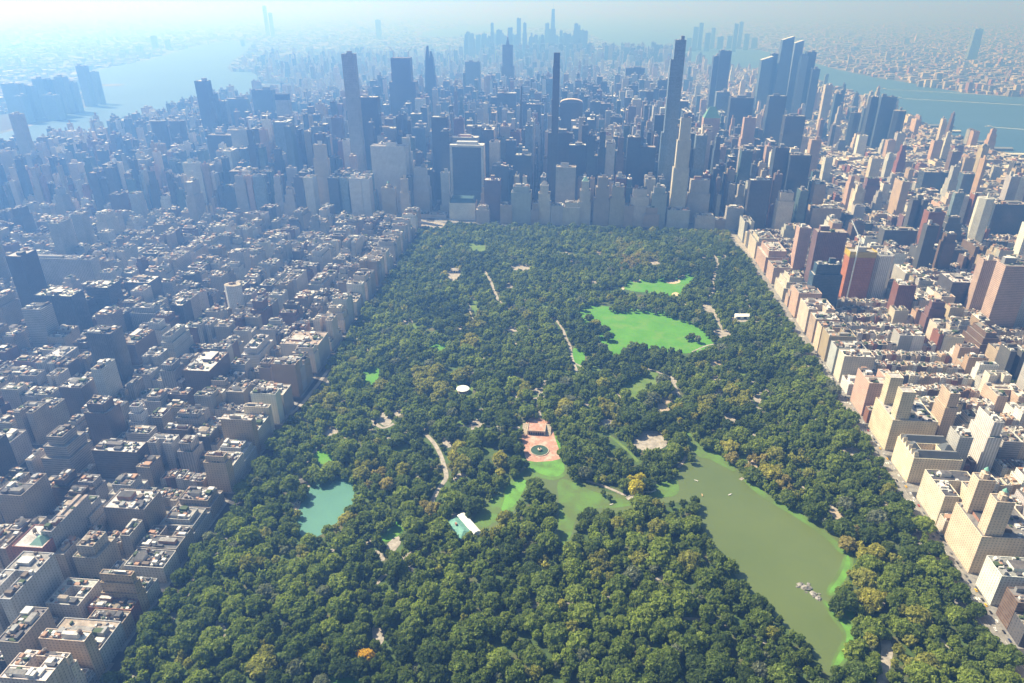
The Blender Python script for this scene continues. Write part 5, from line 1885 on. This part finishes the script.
for k in range(7):
    m = MB()
    xa = -11.2 + k * 3.25
    m.face([(xa, -6.06, .2), (xa + 2.6, -6.06, .2), (xa + 2.6, -6.06, 3.6), (xa + 2.1, -6.06, 4.6), (xa + 1.3, -6.06, 5.0), (xa + .5, -6.06, 4.6), (xa, -6.06, 3.6)], 'dark')
    m.build('arch_opening', o)
m = MB(); m.face([(-10.5, -4.5, 6.03), (10.5, -4.5, 6.03), (10.5, 6, 6.03), (-10.5, 6, 6.03)], 'dark'); 
for s in (-1, 1):
    mm = MB()
    for k in range(12):
        a, b = sorted((s * 13.05, s * 21))
        mm.box(a, b, 14 - 1.7 * (k + 1), 14 - 1.7 * k, 0, 6.0 - 0.5 * k, 'stone', (.45,) * 3)
    mm.build('staircase', o)
m = MB()
for xa, xb, ya, yb in ((-13, 13, -6, -5.4), (-13, -12.4, -5.4, 16), (12.4, 13, -5.4, 16)):
    m.box(xa, xb, ya, yb, 6.02, 7.0, 'stone', (.45,) * 3)
m.build('balustrade', o)
# arched bridge over the narrows
p, q = W(627, 500), W(655, 490)
L = math.dist(p, q)
o = thing('footbridge', 'low pale arched footbridge across the narrow part of the lake', 'bridge', (p[0], p[1], 0.4))
o.rotation_euler = (0, 0, math.atan2(q[1] - p[1], q[0] - p[0]))
n = 20
m = MB()
zf = lambda t: 1.0 + 3.2 * math.sin(math.pi * t)
zu = lambda t: -0.2 + 3.4 * max(0.0, math.sin(math.pi * min(1, max(0, (t - .12) / .76))))
for k in range(n):
    a, b = k / n, (k + 1) / n
    m.face([(a * L, -2.6, zf(a)), (b * L, -2.6, zf(b)), (b * L, 2.6, zf(b)), (a * L, 2.6, zf(a))], 'path')
    for yy in (-2.6, 2.6):
        m.face([(a * L, yy, min(zu(a), zf(a) - .3)), (b * L, yy, min(zu(b), zf(b) - .3)), (b * L, yy, zf(b)), (a * L, yy, zf(a))], 'white')
m.build('deck', o)
for yy in (-2.5, 2.5):
    m = MB()
    for k in range(n):
        a, b = k / n, (k + 1) / n
        m.bar((a * L, yy, zf(a) + 1.1), (b * L, yy, zf(b) + 1.1), .22, 'white')
        m.bar((a * L, yy, zf(a)), (a * L, yy, zf(a) + 1.1), .15, 'white')
    m.build('railing', o)
# round white stage roof
x, y = W(463, 392)
o = thing('bandstand', 'round white canopy roof on posts among trees above the brick terrace', 'bandstand', (x, y, 0.4))
m = MB(); m.prism(0, 0, 10.5, 2.5, 6.2, 8.6, 20, 'white', (.8,) * 3); m.build('canopy', o)
m = MB(); m.prism(0, 0, 9.5, 9.5, 0, 1.2, 20, 'stone', (.4,) * 3); m.build('stage', o)
for k in range(8):
    m = MB(); a = k * math.pi / 4; m.bar((8.6 * math.cos(a), 8.6 * math.sin(a), 1.2), (8.6 * math.cos(a), 8.6 * math.sin(a), 6.4), .5, 'steel'); m.build('post', o)
# rock outcrop in the lake
rr = np.random.RandomState(4)
x, y = W(809, 590)
o = thing('rock_outcrop', 'grey rock outcrop jutting from the west bank into the green lake', 'rocks', (x, y, 0.3))


def rock(sx, sy, sz, ox, oy):
    m = MB()
    n1, n2 = 9, 5
    P = {}
    for j in range(n2 + 1):
        for i in range(n1):
            th, ph = 2 * math.pi * i / n1, (math.pi / 2) * j / n2
            k = 1 + rr.uniform(-.22, .22)
            P[i, j] = (ox + sx * k * math.cos(th) * math.cos(ph), oy + sy * k * math.sin(th) * math.cos(ph), max(-.5, sz * math.sin(ph) * (1 + rr.uniform(-.25, .25)) - (.5 if j == 0 else 0)))
    for j in range(n2):
        for i in range(n1):
            m.face([P[i, j], P[(i + 1) % n1, j], P[(i + 1) % n1, j + 1], P[i, j + 1]], 'rock')
    return m


for sx, sy, sz, ox, oy in ((6.5, 4, 2.6, -2, 2), (4.5, 3.5, 2.2, -7, 6), (4, 5, 2, 3, -6), (3.5, 4, 1.6, 6, -11), (2.2, 1.6, 1.2, -11, 3), (2, 2.2, 1.1, 2, 8), (1.6, 1.4, .9, -4, -4), (1.8, 1.2, .9, 9, -5)):
    rock(sx, sy, sz, ox, oy).build('boulder', o)
x, y = W(411, 571)
o = thing('rock_ledge', 'pale rocky ledge showing between trees below the boathouse', 'rocks', (x, y, 0.3))
for sx, sy, sz, ox, oy in ((7, 4, 4, 0, 0), (5, 5, 3, 9, -3), (4, 3, 3, -8, -2)):
    rock(sx, sy, sz, ox, oy).build('boulder', o)
# pond-side buildings, restaurant and kiosks


def pavilion(name, label, cat, px, py, w, d, h, wall, roofm, rot=0.0, rh=3.0):
    x, y = W(px, py)
    o = thing(name, label, cat, (x, y, 0.4))
    o.rotation_euler = (0, 0, rot)
    m = MB(); m.box(-w / 2, w / 2, -d / 2, d / 2, 0, h, wall, (.5,) * 3); m.build('wall', o)
    m = MB(); m.frustum((-w / 2 - .8, w / 2 + .8, -d / 2 - .8, d / 2 + .8), (-w / 2 + d * .35, w / 2 - d * .35, -.4, .4), h + .01, h + rh, roofm, (.4,) * 3, roofm); m.build('roof', o)
    for k in range(3):
        m = MB(); a = -w / 2 + w * (k + .25) / 3; m.box(a, a + w / 6, -d / 2 - .06, -d / 2 - .01, .8, h - .8, 'dark', (.1,) * 3); m.build('window', o)
    return o


pavilion('boat_shed', 'small model boat shed with pale roof on the left bank of the teal pond', 'shed', 304, 483, 16, 8, 4, 'brick', 'path', .5)
pavilion('cafe_kiosk', 'tiny white kiosk on the pond edge below the boat shed', 'kiosk', 297, 503, 12, 6, 3.4, 'white', 'path', 1.1)
pavilion('restaurant', 'white roofed restaurant among trees right of the ball field', 'restaurant', 744, 318, 38, 14, 6, 'white', 'white', .1)
pavilion('refreshment_pavilion', 'small pale pavilion at the edge of the ball field infield', 'pavilion', 653, 295, 10, 8, 4, 'white', 'path')
pavilion('carousel_house', 'octagonal looking pale hall showing between trees, upper park', 'pavilion', 455, 272, 18, 16, 6, 'stone', 'path')
pavilion('park_lodge', 'little pale house beside the drive above the boathouse', 'house', 421, 480, 11, 8, 4.5, 'white', 'path', .4)
pavilion('park_shelter', 'small white roofed shelter beside the pale oval plaza', 'shelter', 650, 424, 8, 6, 3.5, 'white', 'white', .2)
# backstops
for k, (px, py) in enumerate(((672, 277), (694, 272), (637, 278))):
    x, y = W(px, py)
    o = thing('backstop_fence', ['wire backstop behind the biggest sandy infield', 'wire backstop behind the rightmost sandy infield', 'wire backstop behind the leftmost sandy infield'][k], 'fence', (x, y, 0.5), 'ball field backstops')
    m = MB()
    for i in range(-4, 5):
        m.bar((i * 2, abs(i) * -.5, 0), (i * 2, abs(i) * -.5, 5), .15, 'steel')
    for z in (1, 3, 5):
        m.bar((-8, -2, z), (0, 0, z), .12, 'steel'); m.bar((0, 0, z), (8, -2, z), .12, 'steel')
    m.build('mesh_panel', o)

# rowing boats on the lake, ferries and wakes on the rivers


def hull_mesh(L, Bm, D, col, mat='carpaint'):
    m = MB()
    S = [(-.5, .75), (-.25, 1), (.1, 1), (.35, .7), (.5, .02)]
    for i in range(len(S) - 1):
        (a, wa), (b, wb) = S[i], S[i + 1]
        for s in (-1, 1):
            m.face([(a * L, s * wa * Bm * .35, 0), (b * L, s * wb * Bm * .35, 0), (b * L, s * wb * Bm / 2, D), (a * L, s * wa * Bm / 2, D)], mat, col)
        m.face([(a * L, -wa * Bm / 2 * .92, D * .8), (b * L, -wb * Bm / 2 * .92, D * .8), (b * L, wb * Bm / 2 * .92, D * .8), (a * L, wa * Bm / 2 * .92, D * .8)], mat, tuple(c * .8 for c in col))
    m.face([(-.5 * L, -.75 * Bm * .35, 0), (-.5 * L, .75 * Bm * .35, 0), (-.5 * L, .75 * Bm / 2, D), (-.5 * L, -.75 * Bm / 2, D)], mat, col)
    return m


for k, (px, py, c, lab) in enumerate(((730, 495, (.75, .75, .72), 'white rowing boat alone in the open middle of the lake'), (702, 495.5, (.6, .45, .25), 'tan rowing boat by the wooded bend of the lake'),
                                      (696, 481, (.7, .7, .65), 'pale rowing boat just right of the lake point in the shade'), (611, 505, (.65, .65, .6), 'pale rowing boat near the footbridge narrows'))):
    x, y = W(px, py)
    o = thing('rowing_boat', lab, 'boat', (x, y, 0.62), 'rowing boats on the lake')
    o.rotation_euler = (0, 0, .6 + k)
    hull_mesh(5.6, 1.7, .6, c).build('hull', o)
    for s in (-1, 1):
        m = MB(); m.bar((s * 1.2, -.75, .45), (s * 1.2, .75, .45), .25, 'bark', (.3, .2, .12)); m.build('bench', o)
for k, (px, py, L, c, hd, lab, wk) in enumerate(((883.5, 89.5, 46, (.8, .8, .8), 2.75, 'white ferry farthest out on the wide river, trailing a long wake', 900), (899, 98.5, 40, (.75, .78, .8), 2.75, 'white ferry closer behind the dark river towers, trailing a wake', 1000),
                                                 (988.5, 127, 34, (.85, .85, .85), 2.70, 'small white boat with bright wake at the right part of wide river', 480), (125.5, 117.5, 38, (.10, .13, .17), 1.2, 'dark boat in the middle of the pale river', 0), (135, 128, 30, (.12, .15, .18), 1.0, 'dark boat nearer the city bank of the pale river', 0))):
    x, y = W(px, py)
    o = thing('ferry_boat', lab, 'boat', (x, y, 0.9), 'boats on the rivers')
    o.rotation_euler = (0, 0, hd)
    hull_mesh(L, L * .25, L * .08, c).build('hull', o)
    m = MB(); m.box(-L * .35, L * .2, -L * .08, L * .08, L * .07, L * .16, 'plain', c); m.box(-L * .1, L * .12, -L * .06, L * .06, L * .16, L * .22, 'plain', c); m.build('cabin', o)
    if wk:
        ux, uy = math.cos(hd), math.sin(hd)
        m = MB()
        n = 24
        for i in range(n):
            a, b = i / n, (i + 1) / n
            wa, wb = 3 + 8 * a, 3 + 8 * b
            wa, wb = wa * (1 - a) ** .7 + 0.4, wb * (1 - b) ** .7 + 0.4
            cv = lambda t: 30 * math.sin(t * 2.2) * t
            A = [(x - ux * (t * wk + L * .4) - uy * (s * w + cv(t)), y - uy * (t * wk + L * .4) + ux * (s * w + cv(t)), 1.1) for t, w, s in ((a, wa, -1), (b, wb, -1), (b, wb, 1), (a, wa, 1))]
            m.face(A, 'foam')
        tag(m.build('wake_foam'), ['long foam wake behind the farthest ferry', 'foam wake behind the ferry nearer the dark towers', 'bright foam wake behind the small white boat at right'][k], None, None, 'stuff')

# suspension bridge far up the pale river
p, q = W(186, 46), W(262, 43)
L = math.dist(p, q)
o = thing('suspension_bridge', 'faint suspension bridge crossing the hazy far end of the pale river', 'bridge', (p[0], p[1], 0))
o.rotation_euler = (0, 0, math.atan2(q[1] - p[1], q[0] - p[0]))
m = MB(); m.box(-200, L + 200, -14, 14, 40, 46, 'steel', (.4,) * 3); m.build('deck', o)
for t in (.28, .76):
    m = MB()
    for yy in (-12, 12):
        m.bar((L * t, yy, 0), (L * t, yy, 105), 10, 'steel')
    m.bar((L * t, -12, 100), (L * t, 12, 100), 8, 'steel'); m.build('tower', o)
for yy in (-12, 12):
    m = MB()
    K = [(-200, 46)] + [(L * (.28 + .48 * k / 10), 46 + 56 * (2 * k / 10 - 1) ** 2) for k in range(11)] + [(L + 200, 46)]
    for i in range(len(K) - 1):
        m.bar((K[i][0], yy, K[i][1]), (K[i + 1][0], yy, K[i + 1][1]), 3, 'steel')
    m.build('cable', o)
# elevated ramp and piers by the wide river
p, q = W(966, 166), W(1022, 191)
o = thing('elevated_ramp', 'pale straight elevated roadway slanting between towers at the upper right', 'viaduct', (p[0], p[1], 0))
o.rotation_euler = (0, 0, math.atan2(q[1] - p[1], q[0] - p[0]))
L = math.dist(p, q)
for yy in (-9, 9):
    m = MB(); m.box(-20, L + 40, yy - 6, yy + 6, 14, 16, 'stone', (.5,) * 3); m.build('roadway', o)
for k in range(int(L / 40)):
    m = MB(); m.box(k * 40, k * 40 + 3, -13, 13, 0, 14, 'stone', (.4,) * 3); m.build('pier', o)
for k, (px, py, w, d, lab) in enumerate(((930, 127, 110, 26, 'long dark pier shed farthest along the wide river bank'), (940, 132.5, 90, 22, 'pale pier shed second along the wide river bank'), (962, 143.5, 100, 26, 'broad pier shed beyond the low harbour roofs'), (984, 150, 110, 26, 'pier shed in the middle of the right bank'), (1008, 156, 110, 28, 'white roofed pier shed nearest the right edge'))):
    x, y = W(px, py)
    o = thing('pier_shed', lab, 'pier', (x, y, 0), 'pier sheds along the wide river')
    m = MB(); m.box(-30, w, -d / 2, d / 2, .5, 9, 'plain', (.3, .32, .34)); m.build('wall', o)
    m = MB(); m.frustum((-31, w + 1, -d / 2 - 1, d / 2 + 1), (-30, w, -1, 1), 9.02, 13, 'plain', (.6, .6, .58) if k in (1, 4) else (.2, .22, .25), 'plain', (.5,) * 3); m.build('roof', o)

# parked and moving cars on the avenue by the park
CARC = [('white', (.75, .75, .75)), ('black', (.02, .02, .022)), ('silver', (.45, .46, .48)), ('grey', (.15, .155, .16)), ('dark blue', (.03, .05, .12)), ('red', (.35, .03, .03)), ('yellow', (.75, .45, .03))]
LM_C = [('nearest twin towers', 960, 575), ('cornice block', 925, 520), ('gabled block', 893, 475), ('yellow twin towered block', 872, 440), ('pinkish arched block', 853, 408), ('low white building', 838, 388), ('white corner block', 985, 615), ('front row above', 815, 350), ('park corner', 760, 270)]
CARM = {}


def car_meshes(word, col):
    if word not in CARM:
        m = MB()
        pr = [(-2.3, .35), (-2.3, .8), (-1.9, .95), (1.0, .98), (2.1, .82), (2.3, .55), (2.3, .35)]
        for s in (-.9, .9):
            m.face([(p[0], s, p[1]) for p in (pr if s < 0 else pr[::-1])], 'carpaint', col)
        for i in range(len(pr) - 1):
            (a, za), (b, zb) = pr[i], pr[i + 1]
            m.face([(a, -.9, za), (b, -.9, zb), (b, .9, zb), (a, .9, za)], 'carpaint', col)
        c = MB()
        c.frustum((-1.7, .9, -.82, .82), (-1.2, .2, -.68, .68), .94, 1.45, 'dark', col, 'carpaint', col)
        w = MB()
        for xx in (-1.45, 1.4):
            for yy in (-.85, .85):
                n = 10
                P = [(xx + .33 * math.cos(2 * math.pi * i / n), yy, .33 + .33 * math.sin(2 * math.pi * i / n)) for i in range(n)]
                w.face([(p[0], yy * 1.04, p[2]) for p in P], 'dark')
                for i in range(n):
                    a, b = P[i], P[(i + 1) % n]
                    w.face([(a[0], yy * .8, a[2]), (b[0], yy * .8, b[2]), (b[0], yy * 1.04, b[2]), (a[0], yy * 1.04, a[2])], 'dark')
        CARM[word] = (m.mesh('body'), c.mesh('cabin'), w.mesh('wheel'))
    return CARM[word]


cars = []
rc = random.Random(8)
for lane, gap, dirn in ((424.4, 7.5, 1), (444.8, 7.0, 1), (431.5, 30, 1), (438, 32, -1)):
    y = 480
    while y < 1180:
        y += gap * rc.uniform(.9, 2.2)
        cars.append((lane + rc.uniform(-.2, .2), y, dirn))
cars = [c for c in cars if proj(c[0], c[1], 0)[0] < 1024]
cars = sorted(cars, key=lambda c: c[1])[:150]
allc = []
for x, y, dr in cars:
    word, col = rc.choice(CARC[:4] * 3 + CARC)
    px, py, _ = proj(x, y, 1)
    allc.append((near_first(px, py, LM_C), x, y, dr, word, col, px, py))
for _, x, y, dr, word, col, px, py in sorted(allc):
    lane = 'at the park kerb' if x < 427 else 'at the building kerb' if x > 442 else 'driving mid road'
    n, d, lm = place_words(px, py, LM_C, (word, lane))
    o = thing('parked_car' if lane[0] == 'a' else 'moving_car', f'{word} car {lane}, {ordinal(n)} {d} the {lm}', 'car', (x, y, 0.31), 'cars on the avenue beside the park')
    o.rotation_euler = (0, 0, math.pi / 2 * dr)
    for nm, me in zip(('body', 'cabin', 'wheel'), car_meshes(word, col)):
        link(nm if nm != 'wheel' else 'wheels_and_tyres', me, o)

# ------------------------------------------------------------------ air, light, camera
m = MB()
S = 72000.0
z0, z1 = -1.5, 625.0
V = [(x, y, z) for z in (z0, z1) for y in (-S, S) for x in (-S, S)]
me = bpy.data.meshes.new('haze')
me.from_pydata(V, [], [(0, 2, 3, 1), (4, 5, 7, 6), (0, 1, 5, 4), (1, 3, 7, 5), (3, 2, 6, 7), (2, 0, 4, 6)])
hm = bpy.data.materials.new('haze_air')
hm.use_nodes = True
nt = hm.node_tree
nt.nodes.remove(nt.nodes['Principled BSDF'])
pv = nt.nodes.new('ShaderNodeVolumePrincipled')
pv.inputs['Color'].default_value = (0.16, 0.395, 1.0, 1)
pv.inputs['Absorption Color'].default_value = (0.875, 0.89, 1, 1)
pv.inputs['Density'].default_value = 3.3e-4
pv.inputs['Anisotropy'].default_value = 0.42
nt.links.new(pv.outputs[0], nt.nodes['Material Output'].inputs['Volume'])
me.materials.append(hm)
tag(link('haze', me), 'blue summer haze thickening towards the horizon', 'haze', None, 'stuff')

EL, AZ = math.radians(47), math.radians(-66)   # azimuth from the avenue direction, towards the left
sd = Vector((math.sin(AZ) * math.cos(EL), math.cos(AZ) * math.cos(EL), math.sin(EL)))
sun = bpy.data.lights.new('sun', 'SUN')
sun.energy = 5.0
sun.angle = math.radians(0.5)
sun.color = (1.0, 0.97, 0.93)
so = bpy.data.objects.new('sun', sun)
so.rotation_euler = sd.to_track_quat('Z', 'Y').to_euler()
so.location = (0, 0, 3000)
COL.objects.link(so)
w = bpy.data.worlds.new('World')
scene.world = w
w.use_nodes = True
bg = w.node_tree.nodes['Background']
sky = w.node_tree.nodes.new('ShaderNodeTexSky')
sky.sky_type = 'NISHITA'
sky.sun_disc = False
sky.sun_elevation = EL
sky.sun_rotation = AZ
sky.altitude = 50
sky.dust_density = 2.0
w.node_tree.links.new(sky.outputs[0], bg.inputs[0])
bg.inputs[1].default_value = 0.06

cam = bpy.data.cameras.new('camera')
cam.sensor_width = 36
cam.lens = F / 1024 * 36
cam.clip_start = 1
cam.clip_end = 200000
co = bpy.data.objects.new('camera', cam)
co.location = (0, 0, H)
co.rotation_euler = (math.pi / 2 - PITCH, 0, YAW)
COL.objects.link(co)
scene.camera = co
scene.view_settings.view_transform = 'Standard'
scene.view_settings.look = 'None'
scene.view_settings.exposure = 0.93
scene.view_settings.gamma = 1.0
scene.render.engine = 'CYCLES'
scene.cycles.use_denoising = True
scene.cycles.max_bounces = 5
scene.cycles.diffuse_bounces = 2
scene.cycles.glossy_bounces = 2
scene.cycles.volume_bounces = 0
scene.cycles.transparent_max_bounces = 4
